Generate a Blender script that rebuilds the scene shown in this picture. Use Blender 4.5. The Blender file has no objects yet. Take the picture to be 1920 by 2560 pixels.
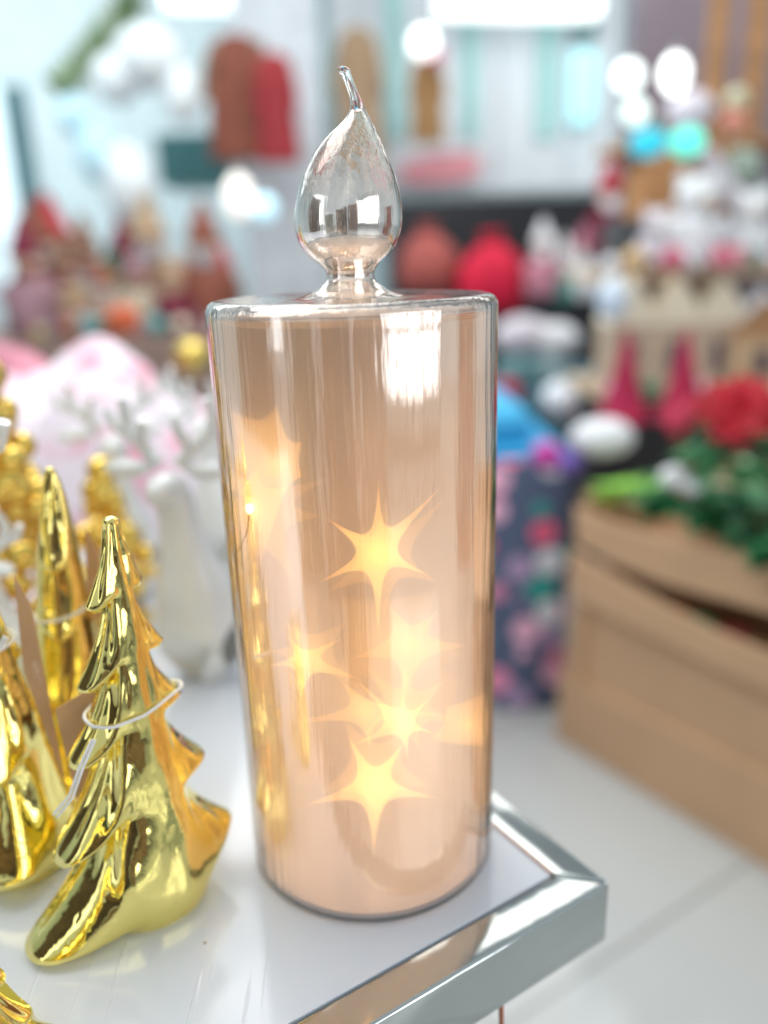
import bpy, bmesh, math, random
from math import sin, cos, pi, radians, sqrt, exp, atan2
from mathutils import Vector, Matrix, noise
random.seed(11)
S = bpy.context.scene
COL = S.collection

# ------------------------------------------------------------------ camera
CAM = Vector((0, -0.4027025, 0.3287872))
FW = Vector((0.02899427, 0.95308903, -0.30129825))
RT = Vector((0.9987694, -0.03975689, -0.02964926))
UP = Vector((0.04023707, 0.30006781, 0.95306888))
FPX = 2022.22
cd = bpy.data.cameras.new('camera'); cam = bpy.data.objects.new('camera', cd); COL.objects.link(cam)
cam.matrix_world = Matrix(((RT.x, UP.x, -FW.x, CAM.x), (RT.y, UP.y, -FW.y, CAM.y), (RT.z, UP.z, -FW.z, CAM.z), (0, 0, 0, 1)))
cd.sensor_fit = 'VERTICAL'; cd.sensor_height = 24; cd.lens = 24 * FPX / 2560
cd.clip_start = 0.01; cd.clip_end = 100
APERTURE = 0.0135                                 # metres
cd.dof.use_dof = True; cd.dof.focus_distance = 0.362
cd.dof.aperture_fstop = cd.lens / 1000 / APERTURE
S.camera = cam

# ------------------------------------------------------------------ world, lamps, exposure
w = bpy.data.worlds.new('World'); S.world = w; w.use_nodes = True
bg = w.node_tree.nodes['Background']; bg.inputs[0].default_value = (0.83, 0.94, 1.0, 1); bg.inputs[1].default_value = 0.58
S.view_settings.view_transform = 'Standard'; S.view_settings.look = 'None'
S.view_settings.exposure = 0.16; S.view_settings.gamma = 1
S.view_settings.use_curve_mapping = False
S.render.engine = 'CYCLES'
cy = S.cycles
cy.use_denoising = True
try: cy.denoiser = 'OPENIMAGEDENOISE'
except Exception: pass
cy.max_bounces = 14; cy.transmission_bounces = 10; cy.glossy_bounces = 6; cy.diffuse_bounces = 4; cy.transparent_max_bounces = 16
cy.sample_clamp_indirect = 8; cy.blur_glossy = 0.3
cy.caustics_reflective = True; cy.caustics_refractive = True

def area(name, loc, to, sx, sy, power, col=(1, 1, 1)):
    l = bpy.data.lights.new(name, 'AREA'); l.shape = 'RECTANGLE'; l.size = sx; l.size_y = sy; l.energy = power; l.color = col
    o = bpy.data.objects.new(name, l); COL.objects.link(o); o.location = loc
    o.rotation_euler = (Vector(to) - Vector(loc)).to_track_quat('-Z', 'Y').to_euler(); return o
area('overhead_lamp', (-0.5, 0.6, 1.7), (-0.2, 0.3, 0), 2.0, 1.0, 22, (1, .98, .95))
area('overhead_lamp', (0.9, 2.6, 1.7), (0.6, 3.2, -0.2), 3.2, 1.8, 40, (1, .98, .95))
area('overhead_lamp', (-1.2, 2.6, 1.7), (-1.0, 3.0, -0.2), 3.0, 1.8, 36, (.93, .98, 1))
area('overhead_lamp', (-2.3, 4.4, 2.2), (-2.2, 6.4, 0.9), 2.4, .6, 34, (.9, .97, 1))  # extra lamp added to brighten the left part of the back wall
area('shopfront_daylight', (2.15, -2.2, 0.62), (0, 0, 0.2), 2.3, 1.75, 52, (.95, .98, 1))
area('side_fill', (-2.4, -0.9, 0.8), (0, 0, 0.1), 1.4, 1.6, 9, (.92, .97, 1))  # unseen fill lamp from the left, no window behind it

# ------------------------------------------------------------------ helpers
K = 1920 / 1659
def ray(px, py):
    x, y = px * K, py * K
    return FW + RT * ((x - 960) / FPX) - UP * ((y - 1280) / FPX)
def at(px, py, Y):                                # the point at depth Y seen at px, py
    d = ray(px, py); return CAM + d * ((Y - CAM.y) / d.y)
def onz(px, py, z=0.0):
    d = ray(px, py); return CAM + d * ((z - CAM.z) / d.z)
def m_per_px(Y): return (Y - CAM.y) / 1747 / .97

def tag(o, label=None, cat=None, group=None, kind=None):
    if label: o['label'] = label
    if cat: o['category'] = cat
    if group: o['group'] = group
    if kind: o['kind'] = kind
    return o
def empty(name, loc, label=None, cat=None, group=None, rz=0, kind=None):
    o = bpy.data.objects.new(name, None); COL.objects.link(o); o.location = loc; o.rotation_euler = (0, 0, rz)
    o.empty_display_size = .02
    return tag(o, label, cat, group, kind)

class MB:
    def __init__(s): s.b = bmesh.new()
    def _x(s, vs, M):
        if M is not None: bmesh.ops.transform(s.b, matrix=M, verts=vs)
    def box(s, c, d, M=None, bev=0):
        r = bmesh.ops.create_cube(s.b, size=1); vs = r['verts']
        for v in vs: v.co = Vector((v.co.x * d[0] + c[0], v.co.y * d[1] + c[1], v.co.z * d[2] + c[2]))
        if bev:
            es = list({e for v in vs for e in v.link_edges})
            q = bmesh.ops.bevel(s.b, geom=es, offset=bev, segments=3, affect='EDGES', profile=.6)
            vs = list({v for f in q['faces'] for v in f.verts} | {v for v in vs if v.is_valid})
        s._x(vs, M); return s
    def ball(s, c, r, sz=(1, 1, 1), lump=0, M=None, seg=24, fr=3.0):
        q = bmesh.ops.create_uvsphere(s.b, u_segments=seg, v_segments=seg * 2 // 3, radius=1)
        for v in q['verts']:
            k = 1 + (lump * noise.noise(v.co * fr + Vector(c) * 9) if lump else 0)
            v.co = Vector((v.co.x * r * sz[0] * k + c[0], v.co.y * r * sz[1] * k + c[1], v.co.z * r * sz[2] * k + c[2]))
        s._x(q['verts'], M); return s
    def lathe(s, prof, seg=40, M=None, c=(0, 0, 0), cap=True, squash=1.0):
        rings = []
        for r, z in prof:
            rings.append([s.b.verts.new((c[0] + r * cos(2 * pi * i / seg), c[1] + squash * r * sin(2 * pi * i / seg), c[2] + z)) for i in range(seg)])
        for a, b_ in zip(rings, rings[1:]):
            for i in range(seg): s.b.faces.new((a[i], a[(i + 1) % seg], b_[(i + 1) % seg], b_[i]))
        if cap:
            s.b.faces.new(rings[0][::-1]); s.b.faces.new(rings[-1])
        s._x([v for R in rings for v in R], M); return s
    def tube(s, pts, rad, seg=12):
        pts = [Vector(p) for p in pts]; rings = []
        n = Vector((0, 0, 1))
        for i, p in enumerate(pts):
            t = (pts[min(i + 1, len(pts) - 1)] - pts[max(i - 1, 0)]).normalized()
            a = t.cross(n); 
            if a.length < 1e-3: a = t.cross(Vector((1, 0, 0)))
            a.normalize(); b_ = t.cross(a).normalized(); n = a.cross(t)
            r = rad[i] if isinstance(rad, (list, tuple)) else rad
            rings.append([s.b.verts.new(p + (a * cos(2 * pi * k / seg) + b_ * sin(2 * pi * k / seg)) * r) for k in range(seg)])
        for a, b_ in zip(rings, rings[1:]):
            for i in range(seg): s.b.faces.new((a[i], a[(i + 1) % seg], b_[(i + 1) % seg], b_[i]))
        s.b.faces.new(rings[0][::-1]); s.b.faces.new(rings[-1]); return s
    def prism(s, poly, t, M=None):                # poly in x,z ; thickness t in y
        f = [s.b.verts.new((x, -t / 2, z)) for x, z in poly]; g = [s.b.verts.new((x, t / 2, z)) for x, z in poly]
        s.b.faces.new(f); s.b.faces.new(g[::-1]); n = len(poly)
        for i in range(n): s.b.faces.new((f[i], g[i], g[(i + 1) % n], f[(i + 1) % n]))
        s._x(f + g, M); return s
    def leaf(s, base, d, L, W, up=Vector((0, 0, 1))):
        d = Vector(d).normalized(); sd = d.cross(up)
        if sd.length < 1e-3: sd = Vector((1, 0, 0))
        sd.normalize(); nn = sd.cross(d); base = Vector(base)
        P = [(0, 0, 0), (.3, .42, .07), (.6, .5, .05), (.85, .25, -.04), (1, 0, -.12), (.85, -.25, -.04), (.6, -.5, .05), (.3, -.42, .07), (.33, 0, -.02), (.66, 0, -.05)]
        v = [s.b.verts.new(base + d * (L * a) + sd * (W * b_) + nn * (L * c)) for a, b_, c in P]
        for q in ((0, 8, 1), (1, 8, 9, 2), (2, 9, 3), (3, 9, 4), (0, 7, 8), (7, 6, 9, 8), (6, 5, 9), (5, 4, 9)): s.b.faces.new([v[i] for i in q])
        return s
    def build(s, name, mat, parent=None, smooth=True, loc=None):
        bmesh.ops.recalc_face_normals(s.b, faces=s.b.faces)
        me = bpy.data.meshes.new(name); s.b.to_mesh(me); s.b.free()
        if smooth:
            me.polygons.foreach_set('use_smooth', [True] * len(me.polygons))
            try: me.set_sharp_from_angle(angle=radians(42))
            except Exception: pass
        me.materials.append(mat)
        o = bpy.data.objects.new(name, me); COL.objects.link(o)
        if parent: o.parent = parent
        if loc is not None: o.location = loc
        return o

# ------------------------------------------------------------------ materials
MC = {}
def mat(name, col, rough=.6, metal=0, var=.12, scale=12, bump=0, bscale=60, emit=None, es=0, coat=0, sub=0, trans=0, ior=1.45, stretch=(1, 1, 1), bdist=.002):
    if name in MC: return MC[name]
    m = bpy.data.materials.new(name); m.use_nodes = True; nt = m.node_tree; N = nt.nodes; L = nt.links
    p = N['Principled BSDF']
    p.inputs['Roughness'].default_value = rough; p.inputs['Metallic'].default_value = metal
    p.inputs['Coat Weight'].default_value = coat; p.inputs['Transmission Weight'].default_value = trans; p.inputs['IOR'].default_value = ior
    if sub: p.inputs['Subsurface Weight'].default_value = sub; p.inputs['Subsurface Scale'].default_value = .01
    tc = N.new('ShaderNodeTexCoord'); mp = N.new('ShaderNodeMapping'); mp.inputs['Scale'].default_value = stretch
    L.new(tc.outputs['Object'], mp.inputs[0])
    nz = N.new('ShaderNodeTexNoise'); nz.inputs['Scale'].default_value = scale; nz.inputs['Detail'].default_value = 4
    L.new(mp.outputs[0], nz.inputs['Vector'])
    cr = N.new('ShaderNodeValToRGB'); cr.color_ramp.elements[0].position = .3; cr.color_ramp.elements[1].position = .7
    cr.color_ramp.elements[0].color = tuple(c * (1 - var) for c in col) + (1,); cr.color_ramp.elements[1].color = tuple(min(1, c * (1 + var)) for c in col) + (1,)
    L.new(nz.outputs['Fac'], cr.inputs[0]); L.new(cr.outputs[0], p.inputs['Base Color'])
    if bump:
        n2 = N.new('ShaderNodeTexNoise'); n2.inputs['Scale'].default_value = bscale; n2.inputs['Detail'].default_value = 3
        L.new(mp.outputs[0], n2.inputs['Vector'])
        bp = N.new('ShaderNodeBump'); bp.inputs['Strength'].default_value = bump; bp.inputs['Distance'].default_value = bdist
        L.new(n2.outputs['Fac'], bp.inputs['Height']); L.new(bp.outputs[0], p.inputs['Normal'])
    if emit: p.inputs['Emission Color'].default_value = emit + (1,); p.inputs['Emission Strength'].default_value = es
    MC[name] = m; return m
def nodes(name):
    m = bpy.data.materials.new(name); m.use_nodes = True; nt = m.node_tree
    for n in list(nt.nodes): nt.nodes.remove(n)
    out = nt.nodes.new('ShaderNodeOutputMaterial'); return m, nt, nt.nodes, nt.links, out

GOLD = mat('gold_glaze', (.93, .79, .27), .03, 1, .05, 9, bump=.6, bscale=48, bdist=.0024, stretch=(1, 1, .55))
WHITE_C = mat('white_ceramic', (.80, .81, .80), .18, 0, .05, 20, coat=.5)
CARD = mat('kraft_card', (.58, .33, .16), .6, 0, .1, 30)
STRING = mat('white_string', (.8, .78, .75), .7, 0, .05, 200, bump=.5, bscale=900, bdist=.0005)
CHROME = mat('polished_steel', (.50, .53, .52), .09, 1, .05, 20, bump=.22, bscale=17, bdist=.002)
TABLE = mat('white_laminate', (.65, .685, .75), .17, 0, .02, 5, coat=.3)
def glass_mat():
    m, nt, N, L, out = nodes('lustre_glass')
    tc = N.new('ShaderNodeTexCoord'); mp = N.new('ShaderNodeMapping'); mp.inputs['Scale'].default_value = (1, 1, .045); L.new(tc.outputs['Object'], mp.inputs[0])
    nz = N.new('ShaderNodeTexNoise'); nz.inputs['Scale'].default_value = 160; nz.inputs['Detail'].default_value = 3; nz.inputs['Roughness'].default_value = .5; L.new(mp.outputs[0], nz.inputs['Vector'])
    bp = N.new('ShaderNodeBump'); bp.inputs['Strength'].default_value = .42; bp.inputs['Distance'].default_value = .0010; L.new(nz.outputs['Fac'], bp.inputs['Height'])
    g = N.new('ShaderNodeBsdfGlass'); g.inputs['IOR'].default_value = 1.47; g.inputs['Roughness'].default_value = 0; g.inputs['Color'].default_value = (.995, .98, .96, 1)
    gl = N.new('ShaderNodeBsdfGlossy'); gl.inputs['Roughness'].default_value = .015; gl.inputs['Color'].default_value = (1, .96, .93, 1)
    mx = N.new('ShaderNodeMixShader'); sx = N.new('ShaderNodeSeparateXYZ'); L.new(tc.outputs['Object'], sx.inputs[0])
    fl = N.new('ShaderNodeMapRange'); fl.interpolation_type = 'SMOOTHSTEP'; fl.inputs[1].default_value = .305; fl.inputs[2].default_value = .325; fl.inputs[3].default_value = .21; fl.inputs[4].default_value = .58; L.new(sx.outputs['Z'], fl.inputs[0])
    fh = N.new('ShaderNodeMapRange'); fh.interpolation_type = 'SMOOTHSTEP'; fh.inputs[1].default_value = .344; fh.inputs[2].default_value = .366; fh.inputs[3].default_value = 1; fh.inputs[4].default_value = .06; L.new(sx.outputs['Z'], fh.inputs[0])
    fm = N.new('ShaderNodeMath'); fm.operation = 'MULTIPLY'; L.new(fl.outputs[0], fm.inputs[0]); L.new(fh.outputs[0], fm.inputs[1]); L.new(fm.outputs[0], mx.inputs[0])
    for q in (g, gl): L.new(bp.outputs[0], q.inputs['Normal'])
    L.new(g.outputs[0], mx.inputs[1]); L.new(gl.outputs[0], mx.inputs[2]); L.new(mx.outputs[0], out.inputs[0]); return m
GLASS = glass_mat()
def film_mat():
    m, nt, N, L, out = nodes('amber_film')
    tc = N.new('ShaderNodeTexCoord'); mp = N.new('ShaderNodeMapping'); mp.inputs['Scale'].default_value = (1, 1, .12); L.new(tc.outputs['Object'], mp.inputs[0])
    nz = N.new('ShaderNodeTexNoise'); nz.inputs['Scale'].default_value = 26; nz.inputs['Detail'].default_value = 3; L.new(mp.outputs[0], nz.inputs['Vector'])
    cr = N.new('ShaderNodeValToRGB'); e = cr.color_ramp.elements; e[0].position = .3; e[1].position = .7
    e[0].color = (.76, .66, .57, 1); e[1].color = (.84, .75, .67, 1); L.new(nz.outputs['Fac'], cr.inputs[0])
    d = N.new('ShaderNodeBsdfDiffuse'); t = N.new('ShaderNodeBsdfTranslucent'); mx = N.new('ShaderNodeMixShader'); mx.inputs[0].default_value = .4
    L.new(cr.outputs[0], d.inputs[0]); L.new(cr.outputs[0], t.inputs[0]); L.new(d.outputs[0], mx.inputs[1]); L.new(t.outputs[0], mx.inputs[2])
    L.new(mx.outputs[0], out.inputs[0]); return m
FILM = film_mat()
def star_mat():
    m, nt, N, L, out = nodes('painted_star_glow')
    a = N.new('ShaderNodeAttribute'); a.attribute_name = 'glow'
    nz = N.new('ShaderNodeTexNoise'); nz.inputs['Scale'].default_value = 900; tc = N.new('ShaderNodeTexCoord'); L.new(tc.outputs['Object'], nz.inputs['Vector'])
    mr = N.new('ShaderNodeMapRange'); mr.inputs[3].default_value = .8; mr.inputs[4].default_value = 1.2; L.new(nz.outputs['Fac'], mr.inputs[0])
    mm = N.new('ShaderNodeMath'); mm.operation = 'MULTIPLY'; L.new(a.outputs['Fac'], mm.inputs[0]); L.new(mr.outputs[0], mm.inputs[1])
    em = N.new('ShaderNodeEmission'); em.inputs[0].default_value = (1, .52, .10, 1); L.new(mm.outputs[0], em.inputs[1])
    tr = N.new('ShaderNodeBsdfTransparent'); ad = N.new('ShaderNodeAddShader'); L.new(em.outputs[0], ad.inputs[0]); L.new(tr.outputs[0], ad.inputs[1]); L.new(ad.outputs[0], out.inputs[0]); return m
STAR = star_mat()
def lit(name, col, s): return mat(name, col, .4, emit=col, es=s)
def floor_mat():
    m = mat('grey_floor_tile', (.46, .48, .47), .12, 0, .05, 3, coat=.2); nt = m.node_tree; N = nt.nodes; L = nt.links
    p = N['Principled BSDF']; br = N.new('ShaderNodeTexBrick'); br.offset = 0; br.inputs['Scale'].default_value = 1; br.inputs['Brick Width'].default_value = .6; br.inputs['Row Height'].default_value = .6
    br.inputs['Mortar Size'].default_value = .0045; br.inputs['Color1'].default_value = (.54, .56, .55, 1); br.inputs['Color2'].default_value = (.58, .59, .575, 1); br.inputs['Mortar'].default_value = (.33, .34, .33, 1)
    tc = N.new('ShaderNodeTexCoord'); mp = N.new('ShaderNodeMapping'); mp.inputs['Rotation'].default_value = (0, 0, radians(-30.7)); mp.inputs['Location'].default_value = (.212, .269, 0)
    L.new(tc.outputs['Object'], mp.inputs[0]); L.new(mp.outputs[0], br.inputs['Vector']); L.new(br.outputs['Color'], p.inputs['Base Color']); return m
def dots_mat():
    m = mat('dotted_cloth', (.1, .12, .2), .8); nt = m.node_tree; N = nt.nodes; L = nt.links; p = N['Principled BSDF']
    tc = N.new('ShaderNodeTexCoord'); v = N.new('ShaderNodeTexVoronoi'); v.inputs['Scale'].default_value = 13; L.new(tc.outputs['Object'], v.inputs['Vector'])
    cr = N.new('ShaderNodeValToRGB'); cr.color_ramp.interpolation = 'CONSTANT'; e = cr.color_ramp.elements
    for i, c in enumerate([(.85, .30, .48), (.65, .88, .82), (.05, .40, .36), (.88, .15, .28), (.85, .88, .95), (.45, .32, .52), (.92, .5, .68)]):
        q = e[i] if i < 2 else e.new(i / 7); q.position = i / 7; q.color = c + (1,)
    sp = N.new('ShaderNodeSeparateColor'); L.new(v.outputs['Color'], sp.inputs[0]); L.new(sp.outputs[0], cr.inputs[0])
    st = N.new('ShaderNodeMath'); st.operation = 'LESS_THAN'; st.inputs[1].default_value = .46; L.new(v.outputs['Distance'], st.inputs[0])
    mx = N.new('ShaderNodeMix'); mx.data_type = 'RGBA'; mx.inputs[6].default_value = (.10, .13, .22, 1); L.new(st.outputs[0], mx.inputs[0]); L.new(cr.outputs[0], mx.inputs[7])
    L.new(mx.outputs[2], p.inputs['Base Color']); return m
def plush_pink():
    m = mat('pink_white_plush', (.9, .8, .85), .9, bump=.6, bscale=160, bdist=.004); N = m.node_tree.nodes
    cr = [n for n in N if n.type == 'VALTORGB'][0]; cr.color_ramp.elements[0].color = (.86, .36, .48, 1); cr.color_ramp.elements[0].position = .38; cr.color_ramp.elements[1].color = (.90, .80, .88, 1); cr.color_ramp.elements[1].position = .5
    [n for n in N if n.type == 'TEX_NOISE'][0].inputs['Scale'].default_value = 13; return m
def flat(name, c, r=.6, **k): return mat(name, c, r, **k)

# ------------------------------------------------------------------ the setting
b = MB(); b.box((0, 2, -.76), (14, 14, .02)); tag(b.build('floor', floor_mat()), kind='structure')
b = MB(); b.box((0, 6.4, .85), (14, .1, 3.2)); tag(b.build('back_wall', flat('pale_wall', (.70, .80, .82), .7)), kind='structure')
b = MB(); b.box((-4.3, 3, .85), (.1, 6.6, 3.2)); tag(b.build('side_wall', flat('pale_wall', (.62, .72, .74))), kind='structure')
b = MB(); b.box((0, 4.2, 2.5), (14, 5.2, .08)); tag(b.build('ceiling', flat('ceiling_paint', (.80, .86, .90), .8)), kind='structure')

# ------------------------------------------------------------------ display table
C0 = Vector((.128, -.048, 0)); U = Vector((-.862, -.507, 0)).normalized(); V = Vector((-U.y, U.x, 0)); V = V if V.y > 0 else -V
tb = empty('display_table', (C0.x, C0.y, -.75), 'white topped display table with polished steel frame, holding the glass candle', 'table')
TL, TW, FWD, TH = 1.25, 1.9, .0215, .040
def tp(a, c, z): return C0 + U * a + V * c + Vector((0, 0, z))
def tl(a, c, z): q = tp(a, c, z) - Vector(tb.location); return q
def beam(mb, a0, a1, c0, c1, z0, z1, bev=.0022, mit=None):
    s = mb.b; P = [(a0, c0), (a1, c0), (a1, c1), (a0, c1)]
    if mit: P = mit
    lo = [s.verts.new(tl(a, c, z0)) for a, c in P]; hi = [s.verts.new(tl(a, c, z1)) for a, c in P]
    fs = [s.faces.new(lo[::-1]), s.faces.new(hi)] + [s.faces.new((lo[i], lo[(i + 1) % 4], hi[(i + 1) % 4], hi[i])) for i in range(4)]
    if bev: bmesh.ops.bevel(s, geom=list({e for f in fs for e in f.edges}), offset=bev, segments=4, affect='EDGES', profile=.5)
g = .0003
m_ = MB(); beam(m_, 0, 0, 0, 0, -TH, 0, mit=[(0, 0), (TL, 0), (TL - FWD, FWD - g), (FWD, FWD - g)]); m_.build('steel_edge', CHROME, tb)
m_ = MB(); beam(m_, 0, 0, 0, 0, -TH, 0, mit=[(0, g * 2), (FWD - g, FWD + g), (FWD - g, TW - FWD), (0, TW)]); m_.build('steel_edge', CHROME, tb)
m_ = MB(); beam(m_, 0, 0, 0, 0, -TH, 0, mit=[(0, TW + g), (FWD, TW - FWD + g), (TL - FWD, TW - FWD + g), (TL, TW + g)]); m_.build('steel_edge', CHROME, tb)
m_ = MB(); beam(m_, 0, 0, 0, 0, -TH, 0, mit=[(TL, g * 2), (TL, TW), (TL - FWD + g, TW - FWD), (TL - FWD + g, FWD + g)]); m_.build('steel_edge', CHROME, tb)
m_ = MB(); beam(m_, FWD + .0012, TL - FWD - .001, FWD + .0008, TW - FWD - .001, -.03, 0, bev=.0004); top = m_.build('tabletop', TABLE, tb, smooth=False)
m_ = MB(); beam(m_, FWD + .0001, FWD + .0011, FWD + .001, TW - FWD, -.028, .0016, bev=.0003); m_.build('edge_trim', mat('copper_trim', (.75, .55, .45), .2, 1), tb)
for a, c in ((.30, .30), (TL - .1, .30), (.30, TW - .1), (TL - .1, TW - .1)):
    m_ = MB(); beam(m_, a, a + .03, c, c + .03, -.75, -TH - .0005, bev=.002); m_.build('leg', CHROME, tb)
cp = onz(1090, 2203, -.05) + V * .003
m_ = MB(); m_.tube([cp + Vector((0, 0, .0115)), cp + Vector((.0005, 0, -.01)), cp + Vector((.002, .001, -.06)), cp + Vector((.0, .004, -.2)), cp + Vector((0, .01, -.4)), cp + Vector((.01, .02, -.685)), cp + Vector((.05, .06, -.698))], .0013)
tag(m_.build('cord', mat('rust_cord', (.45, .12, .05), .5)), 'thin rust red cord hanging below the steel table edge', 'cord')
# table scratches and specks are real wear, drawn in the laminate
def wear(m):
    nt = m.node_tree; N = nt.nodes; L = nt.links; p = N['Principled BSDF']; src = p.inputs['Base Color'].links[0].from_socket
    tc = N.new('ShaderNodeTexCoord')
    v = N.new('ShaderNodeTexVoronoi'); v.inputs['Scale'].default_value = 38; L.new(tc.outputs['Object'], v.inputs['Vector'])
    t = N.new('ShaderNodeMath'); t.operation = 'LESS_THAN'; t.inputs[1].default_value = .034; L.new(v.outputs['Distance'], t.inputs[0])
    mx = N.new('ShaderNodeMix'); mx.data_type = 'RGBA'; mx.inputs[7].default_value = (.18, .15, .14, 1); L.new(t.outputs[0], mx.inputs[0]); L.new(src, mx.inputs[6]); L.new(mx.outputs[2], p.inputs['Base Color'])
    mp = N.new('ShaderNodeMapping'); mp.inputs['Scale'].default_value = (160, 9, 1); mp.inputs['Rotation'].default_value = (0, 0, .35); L.new(tc.outputs['Object'], mp.inputs[0])
    n = N.new('ShaderNodeTexNoise'); n.inputs['Scale'].default_value = 1; n.inputs['Detail'].default_value = 2; L.new(mp.outputs[0], n.inputs['Vector'])
    r = N.new('ShaderNodeMapRange'); r.inputs[1].default_value = .66; r.inputs[2].default_value = .72; L.new(n.outputs['Fac'], r.inputs[0])
    n3 = N.new('ShaderNodeTexNoise'); n3.inputs['Scale'].default_value = 9; n3.inputs['Detail'].default_value = 2; L.new(tc.outputs['Object'], n3.inputs['Vector'])
    ad = N.new('ShaderNodeMath'); ad.operation = 'ADD'; L.new(r.outputs[0], ad.inputs[0]); L.new(n3.outputs['Fac'], ad.inputs[1])
    bp = N.new('ShaderNodeBump'); bp.inputs['Strength'].default_value = .4; bp.inputs['Distance'].default_value = .0006; L.new(ad.outputs[0], bp.inputs['Height']); L.new(bp.outputs[0], p.inputs['Normal'])
wear(TABLE)

# ------------------------------------------------------------------ glass candle
R, H = .07, .30988
cn = empty('glass_candle', (0, 0, .0012), 'tall amber glass cylinder candle with clear flame finial and star-shaped LED glow painted over its inner film', 'candle ornament')
def flame_rings():
    F = [(640, 757, 118), (632, 757, 88), (622, 757, 68), (610, 757, 53), (600, 757, 48), (588, 757, 49), (575, 756, 58), (560, 755, 76), (540, 754, 92), (515, 753, 102), (490, 753, 106), (465, 753, 106), (440, 753, 103), (415, 753.5, 98),
         (390, 754, 91), (360, 755, 80), (330, 757, 67), (300, 762, 50), (280, 768, 36), (262, 772, 24), (245, 773, 16), (228, 770.5, 11.5), (212, 765, 10), (195, 758.5, 9.5), (180, 752, 9.5), (168, 747, 10.5), (158, 743, 11.5), (152, 741, 8), (149.5, 740, 3)]
    out = []
    s = m_per_px(0)
    for y, x, r in F:
        p = at(x, y, 0); out.append((p.x, p.z, r * s))
    return out
FR = flame_rings()
def ringmesh(mb, rings, seg=72, cap0=False, cap1=True):
    rs = []
    for cx, z, r in rings: rs.append([mb.b.verts.new((cx + r * cos(2 * pi * i / seg), r * sin(2 * pi * i / seg), z)) for i in range(seg)])
    for a, c in zip(rs, rs[1:]):
        for i in range(seg): mb.b.faces.new((a[i], a[(i + 1) % seg], c[(i + 1) % seg], c[i]))
    if cap0: mb.b.faces.new(rs[0][::-1])
    if cap1: mb.b.faces.new(rs[-1])
    return rs
def smooth_rings(rs, n=4):
    out = []
    for i in range(len(rs) - 1):
        p0, p1, p2, p3 = rs[max(i - 1, 0)], rs[i], rs[i + 1], rs[min(i + 2, len(rs) - 1)]
        for k in range(n):
            t = k / n
            out.append(tuple(.5 * (2 * p1[j] + (p2[j] - p0[j]) * t + (2 * p0[j] - 5 * p1[j] + 4 * p2[j] - p3[j]) * t * t + (3 * p1[j] - p0[j] - 3 * p2[j] + p3[j]) * t ** 3) for j in range(3)))
    out.append(rs[-1]); return out
z0 = FR[0][1]
cxn = FR[0][0]
def arc(cr, cz, rad, a0, a1, n=8): return [(cr + rad * cos(a0 + (a1 - a0) * i / n), cz + rad * sin(a0 + (a1 - a0) * i / n)) for i in range(n + 1)]
outer = [(.0, 0.0006), (R - .012, .0004), (R - .008, .0002), (R - .004, 0.0)] + arc(R - .003, .003, .003, -pi / 2, 0, 6)[1:] + [(R, z) for z in (.02, .08, .16, .24, .29)] + arc(R - .0055, H - .0055, .0055, 0, pi / 2, 9) + [(R - .012, H - .0003), (.05, H - .0007), (.035, H - .0006)]
WALL = .0020
inner = [(.0, .0022), (R - .009, .0022)] + arc(R - .0045, .0047, .0045 - WALL, -pi / 2, 0, 7) + [(R - WALL, z) for z in (.03, .08, .16, .24, .29)] + arc(R - WALL - .0045, H - .0065 - .0005, .0045, 0, pi / 2, 8) + [(.05, H - .0028), (.035, H - .0027)]
ft = [(cxn * min(1, max(0, (z - H) / .006 + .5)) if False else x, z, r) for x, z, r in smooth_rings(FR, 4)]
hshift = (H - .0004) - ft[0][1]
ft = [(x, z + hshift * max(0, 1 - (z - ft[0][1]) / .02), r) for x, z, r in ft]
ot = [(0, z, max(r, 1e-5)) for r, z in outer] + ft
thick = .0013
ins = [(x, z - .0016 * (1 if r > .02 and z < H + .004 else 0), r - thick) for x, z, r in ft if r - thick > .0008 and z < ft[-1][1] - .006]
# stop the hollow where the tail turns solid
ins = [q for q in ins if q[2] > .0022]
it_ = [(0, z, max(r, 1e-5)) for r, z in inner] + ins
m_ = MB(); ringmesh(m_, ot, 128)
ringmesh(m_, it_, 128, cap1=True)
bmesh.ops.remove_doubles(m_.b, verts=m_.b.verts, dist=2e-5)
body = m_.build('glass_body', GLASS, cn)
# inner shell must face inward: recalc_face_normals treats each closed island as outward, so flip the inner one
bm = bmesh.new(); bm.from_mesh(body.data); bm.faces.ensure_lookup_table()
seen = set(); isl = []
for f in bm.faces:
    if f in seen: continue
    st = [f]; seen.add(f); cur = []
    while st:
        q = st.pop(); cur.append(q)
        for e in q.edges:
            for h in e.link_faces:
                if h not in seen: seen.add(h); st.append(h)
    isl.append(cur)
isl.sort(key=lambda c: max(v.co.x for f in c for v in f.verts))
if len(isl) > 1: bmesh.ops.reverse_faces(bm, faces=isl[0])
bm.to_mesh(body.data); bm.free()
RF = R * .942
m_ = MB(); m_.lathe([(RF, .0042), (RF, .06), (RF, .12), (RF, .2), (RF, H - .0095)], 128, cap=False)
film = m_.build('film_liner', FILM, cn)
m_ = MB(); m_.lathe([(.0001, .0032), (RF - .001, .0032)], 96, cap=False); m_.build('added_base_disc', mat('cream_base', (.86, .78, .72), .6), cn)  # cream disc added to lighten the dark ring at the glass base

m_ = MB(); m_.lathe([(R - .006, -.0011), (R - .0042, -.0009), (R - .0042, -.0002), (R - .006, -.0001)], 96); m_.build('added_pad', mat('pad_cream', (.84, .78, .76), .9), cn)  # pad added under the glass to brighten the refractions at its foot

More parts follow.
